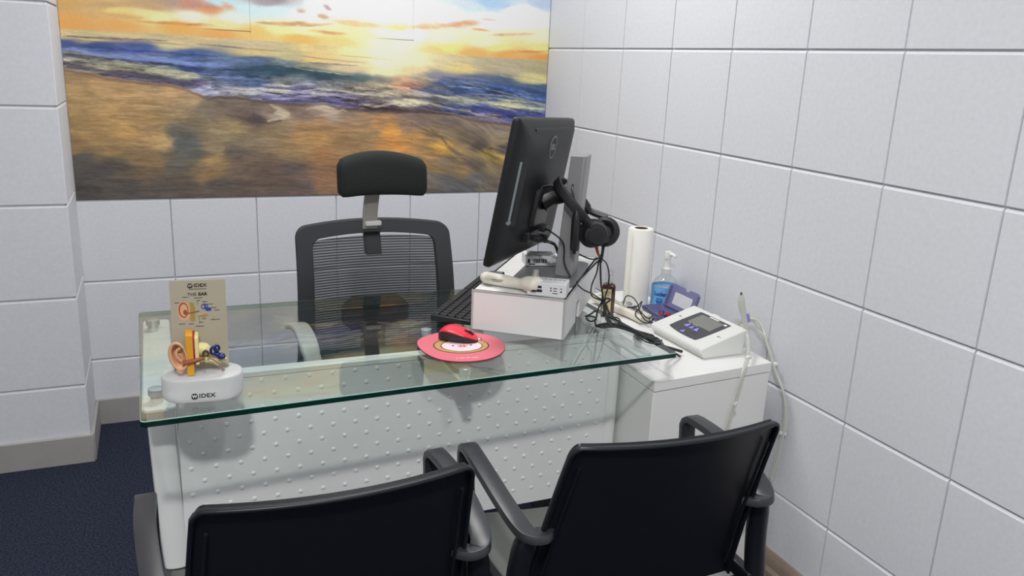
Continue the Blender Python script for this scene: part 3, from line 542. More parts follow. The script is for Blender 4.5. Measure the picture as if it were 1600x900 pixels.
# head: tilted and turned slab
MY, MT, MR = .831, .155, -.051
us = Vector((math.cos(MY), math.sin(MY), 0)); uf = Vector((math.sin(MY), -math.cos(MY), 0)); uu = uf*math.sin(MT)+Vector((0, 0, math.cos(MT)))
ax = us*math.cos(MR)+uu*math.sin(MR); ay = uu*math.cos(MR)-us*math.sin(MR); an = ax.cross(ay)
MM = frame(Vector((-.663, -1.338, 1.073)), ax, ay, an)
MW, MH = .475, .340
rl = lambda w, h, r, z, cy=0: [(x, y+cy, z) for x, y in rrect(w, h, r, 6)]
b = B().loft([rl(MW, MH, .009, -.003), rl(MW, MH, .009, .007), rl(MW-.008, MH-.008, .010, .012), rl(MW-.036, MH-.036, .016, .020), rl(MW-.10, MH-.09, .03, .028), rl(MW-.16, MH-.14, .035, .031)])
obj('back_shell', b.xf(MM), M['monback'], pc, smooth_deg=50, label='black back cover')
obj('bezel', B().ring(rrect(MW, MH, .012, 6), rrect(MW-.036, MH-.05, .004, 6), -.006, -.003).xf(MM), M['black'], pc, bevel=.0008)
obj('screen', B().prism(rrect(MW-.035, MH-.049, .004, 3), -.0050, -.0031).xf(MM), M['screen'], pc)
obj('vent_slot', B().prism(rrect(.31, .0075, .003, 4, .015, .1465), .0185, .0240).xf(MM), M['ink'], pc)
lg = frame(MM @ Vector((0.0, .105, .0312)), ax, ay, an)
b = B().ring(ellipse(.0275, .0275, 40), ellipse(.0250, .0250, 40), 0, .0008).text('DELL', .019, lambda x, y, z: (x, y, z+.0002), bold=.0004, spacing=.9)
obj('round_badge', b.xf(lg), mat('badge_silver', rgb(132, 134, 136), .35, metal=.4), pc, label='grey ring badge on the back cover')
# optical drive in the near side edge
dm = MM @ Matrix.Translation((-.2025, .006, .0212)) @ Matrix.Rotation(-.34, 4, 'Y')
obj('drive_bay', B().box((.004, 0, 0), (.044, .158, .0042)).xf(dm), M['ink'], pc, label='dark recess of the disc drive')
obj('disc_drive', B().box((-.007, -.003, .0016), (.019, .146, .004)).box((-.004, -.070, .003), (.018, .006, .003)).box((-.004, .030, .003), (.006, .010, .003)).xf(dm), mat('drive_silver', rgb(140, 152, 154), .3, metal=.4), pc, bevel=.0006, label='silver-grey disc drive in the side')
b = B().loft([rl(.12, .10, .01, .030, -.045), rl(.11, .085, .01, .040, -.045)]).box((.0, -.112, .034), (.17, .026, .018)); obj('port_cover', b.xf(MM), M['black'], pc, bevel=.002)
obj('plug', B().box((-.03, -.118, .049), (.022, .013, .022)).box((.045, -.128, .047), (.016, .02, .020)).box((.02, -.100, .048), (.026, .012, .014)).xf(MM), M['cord'], pc, bevel=.002)
# hinge arm from the column to the head
hp = MM @ Vector((0.0, -.03, .030)); cp = rp(ccx-.012, ccy, .225)
obj('hinge_arm', B().tube([hp, hp.lerp(cp, .35)+Vector((0, 0, .004)), hp.lerp(cp, .7)+Vector((0, 0, -.004)), cp], [.030, .026, .022, .024], n=10), M['black'], pc, bevel=.002)
obj('hinge_plate', B().prism(rrect(.075, .085, .008, 4, 0, -.03), .030, .038).xf(MM), M['black'], pc, bevel=.002)
p0 = MM @ Vector((-.03, -.118, .060))
obj('power_cord', B().tube(smooth([p0, p0+Vector((.02, -.02, -.004)), rp(.165, .165, .085), rp(.176, .18, .045), rp(.178, .20, .016)], 8), .0040).tube(smooth([MM @ Vector((.02, -.100, .055)), rp(.150, .14, .13), rp(.185, .15, .10), rp(.19, .155, .05), rp(.21, .15, .016)], 8), .0022), M['cord'], pc)

# headphones hung over the hinge behind the head
hd = thing('headphones', 'black over-ear headphones hanging from the computer stand', 'headphones', tuple(rp(ccx, ccy, .10)))
n1, f1 = Vector((-.566, -1.462, 1.000)), Vector((-.500, -1.332, 1.012))
band = smooth([n1, (-.600, -1.449, 1.040), (-.620, -1.420, 1.072), (-.612, -1.375, 1.088), (-.582, -1.333, 1.084), (-.533, -1.318, 1.056), f1], 8)
obj('headband', B().tube(band, 1, section=rrect(.010, .024, .004, 3), upv=(.55, -.4, .75)), M['blackm'], hd, bevel=.001)
def cup(c, axis, r, inner):
    c = Vector(c); a = Vector(axis).normalized()
    obj('ear_cup', B().lathe([(.0, .022), (r*.55, .0215), (r*.62, .019), (r*.78, .018), (r*.86, .012), (r*.9, 0), (r*.8, -.002)], c, a, 30), M['black'], hd, smooth_deg=35)
    obj('ear_pad', B().lathe([(r*.45, -.004), (r*.5, -.018), (r*.78, -.0225), (r*.98, -.016), (r*1.02, -.008), (r*.95, -.001), (r*.5, -.001)], c, a, 30), M['blackm'], hd, smooth_deg=60)
    if inner: obj('ear_grille', B().lathe([(0, -.010), (r*.5, -.010), (r*.5, -.007), (0, -.007)], c, a, 24), M['steel'], hd)
toC = (CAM_POS-Vector((-.52, -1.45, .97))).normalized()
c1, c2 = Vector((-.545, -1.455, .972)), Vector((-.470, -1.385, .960))
cup(c1, toC*.8+Vector((.25, -.1, -.15)), .036, False)
cup(c2, -(toC*.85+Vector((-.35, .05, .05))), .038, True)
obj('yoke', B().tube(smooth([n1, n1+Vector((.008, -.004, -.008)), c1+Vector((-.014, -.004, .030))], 5), .0075).tube(smooth([n1+Vector((-.012, .002, .012)), n1, n1+Vector((.006, 0, -.014))], 4), .010), M['black'], hd)
obj('yoke', B().tube(smooth([f1, f1+Vector((.010, -.008, -.010)), c2+Vector((.002, .006, .034))], 5), .0075).tube(smooth([f1+Vector((-.012, .006, .014)), f1, f1+Vector((.006, -.002, -.012))], 4), .010), M['black'], hd)
obj('strain_relief', B().tube([c1+Vector((.012, .004, -.034)), c1+Vector((.021, .010, -.050)), c1+Vector((.032, .022, -.062))], [.0042, .0036, .0026]), M['red'], hd, label='red cable sleeve')
obj('strain_relief', B().tube([c2+Vector((-.012, -.012, -.034)), c2+Vector((-.016, -.016, -.06)), c2+Vector((-.02, -.02, -.075))], [.0042, .0036, .0026]), mat('navy_sleeve', rgb(22, 26, 44), .5), hd, label='dark blue cable sleeve')
c1e, c2e = c1+Vector((.032, .022, -.062)), c2+Vector((-.02, -.02, -.075))
obj('cord', B().tube(smooth([c1e, (-.490, -1.40, .893), (-.466, -1.37, .824), (-.445, -1.35, .779), (-.470, -1.413, .7485), (-.500, -1.488, .7485)], 10), .0026)
    .tube(smooth([c2e, (-.487, -1.400, .893), (-.447, -1.36, .869), (-.419, -1.33, .829), (-.414, -1.32, .79), (-.423, -1.325, .764), (-.472, -1.423, .7485), (-.494, -1.50, .7485)], 10), .0022), M['cord'], hd)

sw = thing('hand_switch', 'black cylindrical hand switch hanging beside the grey stand column', 'hand switch', (-.596, -1.452, .93))
obj('barrel', B().lathe([(.0, .0), (.0105, .001), (.0115, .006), (.0115, .075), (.009, .088), (.005, .100)], (-.594, -1.452, .932), n=20), M['black'], sw)
obj('button', B().lathe([(.0, -.008), (.0048, -.008), (.005, .002)], (-.594, -1.452, .932), n=16), M['black'], sw)
obj('cord', B().tube(smooth([(-.594, -1.452, 1.030), (-.600, -1.446, 1.060), (-.596, -1.425, 1.082), (-.580, -1.40, 1.088)], 6), .0024), M['cord'], sw)

# handheld instrument lying on the front rim of the box
gun = thing('handheld_instrument', 'white handheld ear probe lying on the front edge of the white box', 'probe', tuple(rp(.08, .03)))
P = [rp(.012, .070, .015), rp(.025, .058, .016), rp(.07, .047, .0165), rp(.105, .036, .017), rp(.125, .030, .020), rp(.150, .020, .0215), rp(.163, .012, .021)]
obj('handle', B().tube(smooth(P, 4), [.011, .0125, .0138, .0148, .015, .015, .0148, .0145, .0142, .0138, .0132, .0125, .0122, .0125, .0135, .0155, .0175, .019, .0198, .0205, .0208, .020, .018, .014, .008][:25], n=16, section=[(math.cos(2*PI*k/16)*1.15, math.sin(2*PI*k/16)*1.0) for k in range(16)]), M['ivory'], gun, smooth_deg=60)
obj('nozzle', B().lathe([(.010, -.006), (.0085, .004), (.007, .006), (.007, .014), (.0055, .0165), (.0, .0165)], rp(.146, .030, .040), (.1, .05, 1), 18), mat('nozzle_grey', rgb(150, 148, 140), .4), gun)
obj('grip_cap', B().tube(smooth([rp(.004, .082, .012), rp(.030, .066, .0235), rp(.060, .062, .0255)], 5), .0085, n=12), mat('cap_navy', rgb(48, 54, 78), .35), gun, label='dark blue cap at the handle end')
obj('slot', B().box(rp(.150, .0005, .013), (.011, .002, .004), RZ), M['ink'], gun)
obj('lettering', B().box(rp(.060, .0322, .021), (.045, .001, .0015), RZ).box(rp(.060, .0318, .017), (.035, .001, .0013), RZ), M['greyink'], gun)

ct = thing('small_carton', 'white instrument carton with printed marks on the front right of the box', 'carton', tuple(rp(.18, .03)), RZ+.06)
cf = frame(rp(.178, .032), Vector((math.cos(RZ+.06), math.sin(RZ+.06), 0)), Vector((-math.sin(RZ+.06), math.cos(RZ+.06), 0)), Vector((0, 0, 1)))
obj('box', B().box((0, .002, .0165), (.092, .054, .032)).xf(cf), M['carton'], ct, bevel=.0012)
b = B()
for x, z, w_, h_ in ((-.018, .022, .012, .006), (-.0205, .013, .020, .0065), (.010, .0215, .003, .003), (.010, .0155, .003, .003), (.020, .0215, .009, .0016), (.020, .0155, .008, .0016), (.020, .0095, .012, .0016), (.034, .0215, .005, .0016), (.034, .0145, .004, .003)):
    b.box((x, -.0253, z), (w_, .0006, h_))
for k in range(7): b.box((-.03+.011*k, .012, .0327), (.008, .0025, .0006))
obj('print', b.xf(cf), M['ink'], ct)

cb = thing('barcode_carton', 'small grey-white carton with a barcode lying on the stand base', 'carton', tuple(rp(.147, .25)), -.24)
cf2 = frame(Vector((-.604, -1.285, RT+.0125)), Vector((.971, -.238, 0)), Vector((.238, .971, 0)), Vector((0, 0, 1)))
obj('box', B().box((.0, .012, .0135), (.084, .052, .026)).xf(cf2), M['carton'], cb, bevel=.0012)
obj('lid_flap', B().prism([(-.036, -.012), (.020, -.012), (.036, .010), (.036, .036), (-.030, .036)], .0267, .0285).xf(cf2), mat('flap_grey', rgb(150, 150, 148), .5), cb)
b = B(); x = -.022
for k in range(15):
    wv = random.choice((.0010, .0016, .0024)); b.box((x, -.0144, .014), (wv, .0006, .011)); x += wv+random.choice((.0008, .0014))
b.box((-.033, -.0144, .014), (.006, .0006, .010)); b.box((-.024, -.0144, .0055), (.016, .0006, .003))
obj('barcode', b.xf(cf2), M['ink'], cb)

# ------------------------------------------------------------------ keyboard, mouse pad, mouse
kb = thing('keyboard', 'black keyboard on the glass beside the white box', 'keyboard', (-.83, -1.2, GZ), RZ)
kf = frame(Vector((-.846, -1.423, GZ+.0005)), Vector((math.cos(RZ), math.sin(RZ), 0)), Vector((-math.sin(RZ), math.cos(RZ), 0)), Vector((0, 0, 1)))
kf = kf @ Matrix.Translation((-.058, .230, 0))
obj('keyboard_body', B().loft([[(x, y, .001+0*x) for x, y in rrect(.106, .42, .006, 4)], [(x, y, .014-.05*x) for x, y in rrect(.104, .418, .006, 4)]]).xf(kf), M['black'], kb, bevel=.0015)
for r in range(5):
    for k in range(20):
        y = -.198+.0209*k; x = -.040+.0200*r
        w_ = .0180
        if r == 0 and 6 <= k <= 11:
            if k != 8: continue
            y += .01; w_ = .118
        o = B().loft([[(x+px, y+py, .0135-.05*x) for px, py in rrect(.0175, w_, .002, 2)], [(x+px, y+py, .0185-.05*x) for px, py in rrect(.0148, w_-.003, .002, 2)]])
        obj('key', o.xf(kf), M['blackm'], kb)

pad = thing('mouse_pad', 'round pink mouse pad with a pale pig face, under the red mouse', 'mouse pad', (-.910, -1.537, GZ))
pf = frame(Vector((-.910, -1.537, GZ+.0003)), Vector((.987, -.16, 0)), Vector((.16, .987, 0)), Vector((0, 0, 1)))
rr = lambda k: .0985*(1+.010*math.sin(3*k+1)+.006*math.sin(5*k))
pe = [(rr(2*PI*k/64)*math.cos(2*PI*k/64), 1.03*rr(2*PI*k/64)*math.sin(2*PI*k/64)) for k in range(64)]
wave = lambda x, y, z: (x, y, z+.0045*max(0, (-x-.055)/.045)**2)
def disc(s, z0, z1): return B().loft([[wave(x*k*s, y*k*s, z) for x, y in pe] for k, z in ((.001, z0), (.5, z0), (.7, z0), (.85, z0), (1, z0), (1, z1), (.85, z1), (.7, z1), (.5, z1), (.001, z1))])
obj('pad_body', disc(1.006, 0, .0022).xf(pf), M['padrim'], pad)
obj('pad_cover', disc(1, .0022, .0027).xf(pf), M['pink'], pad)
def print_(name, o, z, m): obj(name, B().prism(o, .0027, .0027+z).xf(pf), m, pad)
print_('print_outline', ellipse(.0635, .052, 40, 0, .000), .0003, M['padline']); print_('print_hood', ellipse(.0605, .049, 40, 0, 0), .0005, M['padtan'])
print_('print_outline', ellipse(.0475, .038, 40, 0, -.004), .0007, M['padline']); print_('print_face', ellipse(.0452, .0355, 40, 0, -.004), .0009, M['padface'])
print_('print_snout', ellipse(.0115, .0085, 24, .001, -.008), .0011, M['padnose'])
obj('print_features', B().prism(ellipse(.0017, .0032, 12, -.003, -.008), .0037, .0040).prism(ellipse(.0017, .0032, 12, .005, -.008), .0037, .0040).prism(ellipse(.0026, .0030, 14, -.0195, -.003), .0035, .0040).prism(ellipse(.0026, .0030, 14, .0215, -.003), .0035, .0040).xf(pf), M['padline'], pad)
print_('print_outline', ellipse(.0095, .0095, 20, .046, .040), .0003, M['padline']); print_('print_bobble', ellipse(.0065, .0065, 20, .046, .040), .0005, M['padface'])
b = B(); x = -.026
for wv in (.004, .012, .009, .015): b.prism([(x, -.0805), (x+wv, -.0805), (x+wv, -.0785), (x, -.0785)], .0027, .0029); x += wv+.003
obj('print_line', b.xf(pf), M['padface'], pad)

ms = thing('computer_mouse', 'red and black wireless mouse on the pink pad', 'mouse', (-.905, -1.495, GZ))
mf = frame(Vector((-.904, -1.499, GZ+.0034)), Vector((.78, -.62, 0)), Vector((.62, .78, 0)), Vector((0, 0, 1)))
ml = .047                                             # half length; the nose points along +x
def mw(t): return .0285*(1-abs(t)**2.6)**.5*(1-.10*t)
def mh(t): return .029*(1-abs(t*.98+.0)**3.2)**.5*(1-.34*t)
ts = [-.995, -.97, -.92, -.82, -.65, -.45, -.2, .05, .3, .55, .75, .88, .95, .985, .998]
sec = lambda t, lo, hi, k: [(t*ml, mw(t)*math.cos(a)*k, max(lo, 0)+(hi-lo)*math.sin(a)) for a in [PI*i/14 for i in range(15)]]
obj('mouse_base', B().loft([[(t*ml, mw(t)*s, z) for s, z in ((-.84, 0), (-.97, .006), (-1, mh(t)*.62), (-.93, mh(t)*.79), (.93, mh(t)*.79), (1, mh(t)*.62), (.97, .006), (.84, 0))] for t in ts]).xf(mf), M['mouseblack'], ms, smooth_deg=60)
obj('mouse_shell', B().loft([[(t*ml*.99, mw(t)*.965*math.cos(a), mh(t)*.76+mh(t)*.20*math.sin(a)**.7) for a in [PI*i/14 for i in range(15)]] for t in ts]).xf(mf), M['redgloss'], ms, smooth_deg=60, label='glossy red top shell')
obj('scroll_wheel', B().lathe([(.0, -.003), (.0085, -.003), (.009, 0), (.0085, .003), (.0, .003)], mf @ Vector((.026, 0, .0165)), mf.to_3x3() @ Vector((0, 1, 0)), 20), M['black'], ms)
obj('wheel_slot', B().prism(ellipse(.012, .0042, 20), -.004, .0007).xf(mf @ Matrix.Translation((.026, 0, .0226)) @ Matrix.Rotation(.30, 4, 'Y')), M['black'], ms)

# ------------------------------------------------------------------ ear model on its frosted base
em = thing('ear_model', 'anatomical ear model on a frosted oval base with a printed card', 'ear model', (-1.462, -1.635, GZ))
ea = -.075
ef = frame(Vector((-1.4605, -1.650, GZ+.0004)), Vector((math.cos(ea), math.sin(ea), 0)), Vector((-math.sin(ea), math.cos(ea), 0)), Vector((0, 0, 1)))
bo = lambda s: [(x*s, y*s) for x, y in rrect(.142, .088, .043, 12)]
obj('base', B().loft([[(x, y, z) for x, y in bo(s)] for s, z in ((.96, 0), (.985, .002), (1, .008), (1, .040), (.985, .043), (.96, .044))]).xf(ef), M['frost'], em, smooth_deg=50, label='frosted white acrylic base')
b = B(); fy = -.0443
b.text('IDEX', .0108, lambda x, y, z: (x+.0075, fy-z, y+.013), squeeze=1.15, spacing=1.05, bold=.0002)
b.prism(rrect(.0108, .0108, .0035, 4, -.0138, .013), fy+.0008, fy-.0006, lambda x, y, z: (x, z, y)); obj('lettering', b.xf(ef), M['ink'], em)
obj('lettering', B().text('W', .0080, lambda x, y, z: (x-.0138, fy-.0008-z, y+.013), bold=.0003).xf(ef), M['paper'], em)
# card standing at the back of the base
cfm = ef @ Matrix.Translation((-.0005, .018, .043)) @ Matrix.Rotation(-.03, 4, 'X')
obj('card', B().prism(rrect(.096, .172, .001, 2, 0, .084), -.0012, .0012, lambda x, y, z: (x, z, y)).xf(cfm), M['gold'], em, label='beige card printed with an ear diagram')
F_ = lambda dx, dy: (lambda x, y, z: (x+dx, -.0014-z, y+dy))
b = B().text('IDEX', .0088, F_(.0045, .160), squeeze=1.15, bold=.0002).prism(rrect(.0088, .0088, .003, 3, -.0130, .160), -.0013, -.0020, lambda x, y, z: (x, z, y)).text('EAR', .0078, F_(.0080, .1435), squeeze=1.1, bold=.0003)
b.text('THE', .0078, F_(-.0105, .1435), squeeze=1.1)
for x, y, wv in ((0, .1535, .03), (-.022, .139, .010), (0, .137, .014), (-.037, .129, .008), (.0, .132, .006), (.011, .129, .009), (.020, .124, .010), (.026, .117, .009), (.031, .112, .009), (-.03, .089, .011), (-.014, .088, .008), (0, .083, .014), (.003, .0905, .007), (.008, .0965, .007), (.028, .094, .016)):
    b.box((x, -.0015, y), (wv, .0006, .0008))
for x, y, hv in ((-.002, .128, .008), (.0, .095, .016), (.010, .126, .006), (.025, .0965, .006)): b.box((x, -.0015, y), (.0004, .0006, hv))
obj('print_lettering', b.xf(cfm), M['ink'], em)
obj('lettering', B().text('W', .0066, F_(-.0130, .160), depth=.0012, bold=.0003).xf(cfm), M['gold'], em)
PZ = lambda x, y, z: (x, -z, y)
b = B().prism(ellipse(.0115, .0185, 24, -.0255, .1125), .0013, .0018, PZ); obj('printed_ear', b.xf(cfm), M['skin'], em)
b = B().ring(ellipse(.0085, .0145, 24, -.0262, .1150), ellipse(.0065, .0120, 24, -.0258, .1145), .0016, .0021, PZ).prism(ellipse(.0035, .005, 16, -.0235, .1105), .0016, .0021, PZ).prism([(-.022, .1065), (-.006, .1095), (.001, .1115), (.001, .1130), (-.006, .1115), (-.022, .1090)], .0019, .0024, PZ); obj('printed_canal', b.xf(cfm), M['skindark'], em)
b = B().prism([(-.0150, .129), (-.0085, .1275), (-.0065, .118), (-.0075, .094), (-.0125, .0925), (-.0155, .095)], .0014, .0019, PZ).prism([(-.004, .102), (.012, .106), (.016, .104), (.010, .099), (.004, .100)], .0014, .0019, PZ); obj('printed_bone', b.xf(cfm), mat('printed_ochre', rgb(166, 140, 72), .5), em)
b = B().ring(ellipse(.0045, .0050, 18, .0085, .1200), ellipse(.0030, .0034, 18, .0085, .1200), .0014, .0020, PZ).ring(ellipse(.0035, .0045, 18, .0125, .1205), ellipse(.0020, .003, 18, .0125, .1205), .0014, .0020, PZ).prism(ellipse(.0055, .0035, 18, .0165, .1145), .0014, .0020, PZ); obj('printed_cochlea', b.xf(cfm), mat('printed_blue', rgb(52, 66, 160), .45), em)
# the model itself, on a clear rod
ox, oy, oz = 0, -.010, .044
def ep(x, y, z): return ef @ Vector((x+ox, y+oy, z+oz))
obj('rod', B().tube([ep(.004, 0, 0), ep(.004, 0, .030)], .0022, n=10), M['clear'], em)
# pinna: outer rim, bowl and lobe
b = B()
def pin(u, v):                                       # u round the rim, v from rim to bowl
    a = 2*PI*u; r = 1-v
    x = -.0375+.0145*math.cos(a)*(.04+.96*r)-.003*math.sin(a)*r; z = .040+.0255*math.sin(a)*(.04+.96*r)-.003*v
    return ep(x, -.005-.006*r+.010*math.sin(PI*v)*.9+.004*v-.004*math.cos(a)*r, z)
b.grid(32, 8, pin); b.solidify(.0022)
obj('pinna', b, M['skin'], em, smooth_deg=80, label='skin coloured outer ear')
rim = [ep(-.0375+.0140*math.cos(a)-.003*math.sin(a), -.0125-.0035*math.cos(a), .040+.0250*math.sin(a)) for a in [math.radians(40+8*k) for k in range(38)]]
obj('helix', B().tube(rim, [.0022+.0013*math.sin(PI*k/37) for k in range(38)], n=10).tube(smooth([ep(-.0330, -.011, .055), ep(-.0405, -.010, .050), ep(-.0400, -.011, .038), ep(-.0345, -.011, .031)], 6), .0022, n=8), M['skin'], em)
obj('lobe', B().ball(ep(-.0360, -.009, .0135), (.0075, .0055, .0095)), M['skin'], em, smooth_deg=80)
# layered block
lay = [(-.0275, -.0175, 'skin', 0), (-.0245, -.0125, 'yellow', 0), (-.0125, -.0095, 'redline', 1), (-.0095, -.0030, 'cream', 2)]
for x0, x1, mm, s in lay[1:]:
    zt = .079-.002*s; zb = .0015 if mm == 'yellow' else .022
    b = B().loft([[ep(x, y, z+(.0 if z < .04 else -.10*(x+.0245))) for y, z in ((-.014, zb), (.012, zb+.003), (.012, zt+.004), (-.014, zt))] for x in (x0, x1)])
    obj({'yellow': 'fat_layer', 'redline': 'muscle_layer', 'cream': 'bone_layer'}[mm], b, M[mm], em, bevel=.0008)
b = B().tube(smooth([ep(-.006, .002, .046), ep(.004, .002, .047), ep(.010, .001, .044), ep(.016, 0, .040), ep(.020, 0, .034)], 4), [.010, .0115, .0125, .0125, .012, .0115, .0115, .011, .0105, .0095, .009, .0085, .008, .007, .006, .005, .003], n=12)
b.tube(smooth([ep(-.008, .004, .027), ep(.010, .003, .025), ep(.028, .002, .021), ep(.044, .001, .026)], 4), [.005, .0058, .006, .006, .006, .0058, .0056, .0054, .005, .0046, .004, .003, .0015], n=12)
b.tube(smooth([ep(.020, .002, .022), ep(.026, .001, .017), ep(.031, 0, .013)], 4), [.004, .0042, .0042, .004, .0038, .0036, .0034, .003, .0015], n=10)
obj('temporal_bone', b, M['cream'], em, smooth_deg=80)
obj('ear_canal', B().tube(smooth([ep(-.030, -.012, .026), ep(-.018, -.0145, .029), ep(-.006, -.014, .0315), ep(.006, -.012, .0345)], 5), [.0062, .0060, .0057, .0054, .0052, .0049, .0047, .0044, .0042, .004, .0038, .0037, .0036, .0035, .0034, .0033], n=12), M['skindark'], em, smooth_deg=80)
obj('ossicles', B().tube(smooth([ep(.004, -.013, .037), ep(.005, -.0145, .046), ep(.010, -.015, .048), ep(.0135, -.0145, .042), ep(.010, -.0145, .037)], 5), .0019, n=8), M['brown'], em)
b = B().ball(ep(.0345, -.009, .034), (.0078, .0065, .0065)).ball(ep(.0285, -.009, .0375), (.0055, .0050, .0050)).ball(ep(.0375, -.0125, .0335), (.0045, .004, .004))
for c_, ra, rb in ((ep(.0215, -.009, .0455), (.0045, .0, .0070), None), (ep(.0275, -.010, .0500), (.0042, .001, .0055), None)):
    b.tube([c_+Vector((ra[0]*math.cos(2*PI*k/20), ra[1]*math.cos(2*PI*k/20), ra[2]*math.sin(2*PI*k/20))) for k in range(21)], .0024, n=8)
b.tube([ep(.0255, -.009, .040), ep(.0215, -.009, .0385)], .003, n=8)
obj('cochlea', b, M['navy'], em, smooth_deg=80, label='dark blue inner ear with loops')
obj('eustachian_tube', B().tube(smooth([ep(.012, -.0135, .0335), ep(.022, -.014, .029), ep(.032, -.0145, .019), ep(.038, -.0145, .0075)], 5), [.0012, .0012, .0013, .0013, .0014, .0015, .0015, .0016, .0017, .0018, .0019, .0020, .0022, .0024, .0026, .003], n=10), mat('model_taupe', rgb(150, 124, 112), .45), em)

# ------------------------------------------------------------------ on the cabinet: paper roll, bottles, case, cradle
rl_ = thing('paper_roll', 'tall white paper roll standing upright on the cabinet near the corner', 'paper roll', (-.139, -1.030, CZ))
RC = (-.139, -1.030, CZ)
b = B(); hr = .252
b.lathe([(.0365, .0005), (.0395, .003), (.0395, hr-.003), (.0365, hr), (.0205, hr), (.0205, hr-.06)], RC, n=40); obj('paper', b, M['paper'], rl_, smooth_deg=45)
obj('core', B().ring(ellipse(.0204, .0204, 32), ellipse(.0185, .0185, 32), .001, hr+.0005, lambda x, y, z: (RC[0]+x, RC[1]+y, RC[2]+z)).lathe([(.0, .10), (.0185, .10), (.0185, .101), (.0, .101)], RC), M['cardbrown'], rl_)
b = B(); b.grid(2, 1, lambda u, v: (RC[0]-.0400-.004*u+.001, RC[1]-.012-.006*u, RC[2]+.0+.245*v)); b.solidify(.0004); obj('wrap_edge', b, M['film'], rl_)

sz = thing('sanitizer_bottle', 'clear pump bottle of hand sanitizer with a blue label', 'bottle', (-.0565, -1.068, CZ))
SC = (-.0565, -1.068, CZ)
obj('bottle_body', B().lathe([(.036, .0), (.0405, .003), (.0415, .012), (.0415, .072), (.039, .082), (.031, .094), (.020, .103), (.0135, .108), (.0128, .114)], SC, n=40), M['clear'], sz, smooth_deg=70)
obj('gel', B().lathe([(.0, .002), (.0385, .003), (.0400, .012), (.0400, .066), (.0, .066)], SC, n=40), mat('pale_blue_gel', rgb(176, 206, 232), .2), sz)
obj('label_wrap', B().ring(ellipse(.0421, .0421, 48), ellipse(.0417, .0417, 48), .004, .0735, lambda x, y, z: (SC[0]+x, SC[1]+y, SC[2]+z)), M['blue'], sz, smooth_deg=60, label='sky blue label')
ang0 = math.atan2(CAM_POS.y-SC[1], CAM_POS.x-SC[0])-.18
def wrap(dx, dy, rad=.0424): return lambda x, y, z: (SC[0]+(rad+z)*math.cos(ang0+(x+dx)/rad), SC[1]+(rad+z)*math.sin(ang0+(x+dx)/rad), SC[2]+y+dy)
obj('lettering', B().text('Luder', .0185, wrap(-.0065, .0515), bold=.0004, spacing=.95), M['navyink'], sz)
shp = [(-.0105, .010), (0, .0115), (.0105, .010), (.0105, -.002), (.006, -.009), (0, -.0125), (-.006, -.009), (-.0105, -.002)]
obj('label_shield', B().prism(shp, 0, .0006, wrap(-.007, .027)), M['shield'], sz)
obj('label_band', B().prism([(-.008, .0062), (0, .0072), (.008, .0062), (.008, .0042), (0, .0052), (-.008, .0042)], .0005, .0010, wrap(-.007, .027)), M['blue'], sz)
b = B().prism(rrect(.010, .016, .001, 2, .033, .016), 0, .0006, wrap(0, 0))
obj('label_box', b, M['paper'], sz)
obj('pump_collar', B().lathe([(.0, .110), (.0150, .110), (.0155, .113), (.0155, .128), (.012, .131), (.0105, .133), (.0105, .150), (.0, .150)], SC, n=28), M['whiteplas'], sz)
b = B().lathe([(.0, .148), (.0088, .148), (.0088, .158), (.0115, .160), (.0118, .176), (.010, .182), (.0, .184)], SC, n=24)
d = Vector((.35, -.94, 0)); b.tube([Vector(SC)+Vector((0, 0, .174)), Vector(SC)+d*.016+Vector((0, 0, .175)), Vector(SC)+d*.030+Vector((0, 0, .170))], [.0075, .006, .0045], n=12)
obj('pump_head', b, M['whiteplas'], sz)

sb = thing('spray_bottle', 'small brown spray bottle with a cream label and clear cap', 'bottle', (-.283, -1.105, CZ), -.55)
of = frame(Vector((-.283, -1.105, CZ)), Vector((.86, -.51, 0)), Vector((.51, .86, 0)), Vector((0, 0, 1)))
obj('bottle_body', B().loft([[(x, y, z) for x, y in rrect(.040*s, .026*s, .005*s, 4)] for s, z in ((.94, 0), (1, .003), (1, .094), (.92, .100), (.55, .104))]).xf(of), M['amber'], sb, smooth_deg=50)
obj('paper_label', B().box((-.004, -.0134, .050), (.026, .0006, .075)).box((-.0203, -.001, .050), (.0006, .022, .075)).xf(of), M['labelcream'], sb)
obj('label_print', B().prism(ellipse(.007, .010, 20, -.004, .032), -.0138, -.0142, lambda x, y, z: (x, z, y)).xf(of), mat('label_gold', rgb(176, 128, 60), .5), sb)
obj('label_print', B().box((-.004, -.0139, .078), (.016, .0006, .002)).box((-.004, -.0139, .070), (.012, .0006, .0015)).box((-.004, -.0139, .055), (.018, .0006, .0015)).xf(of), M['greyink'], sb)
obj('cap', B().lathe([(.0, .104), (.0100, .104), (.0100, .145), (.0, .145)], of.translation, n=20), M['clear'], sb)
obj('spray_nozzle', B().lathe([(.0, .104), (.0062, .104), (.0062, .122), (.0045, .123), (.0045, .134), (.0, .134)], of.translation, n=16), M['whiteplas'], sb)

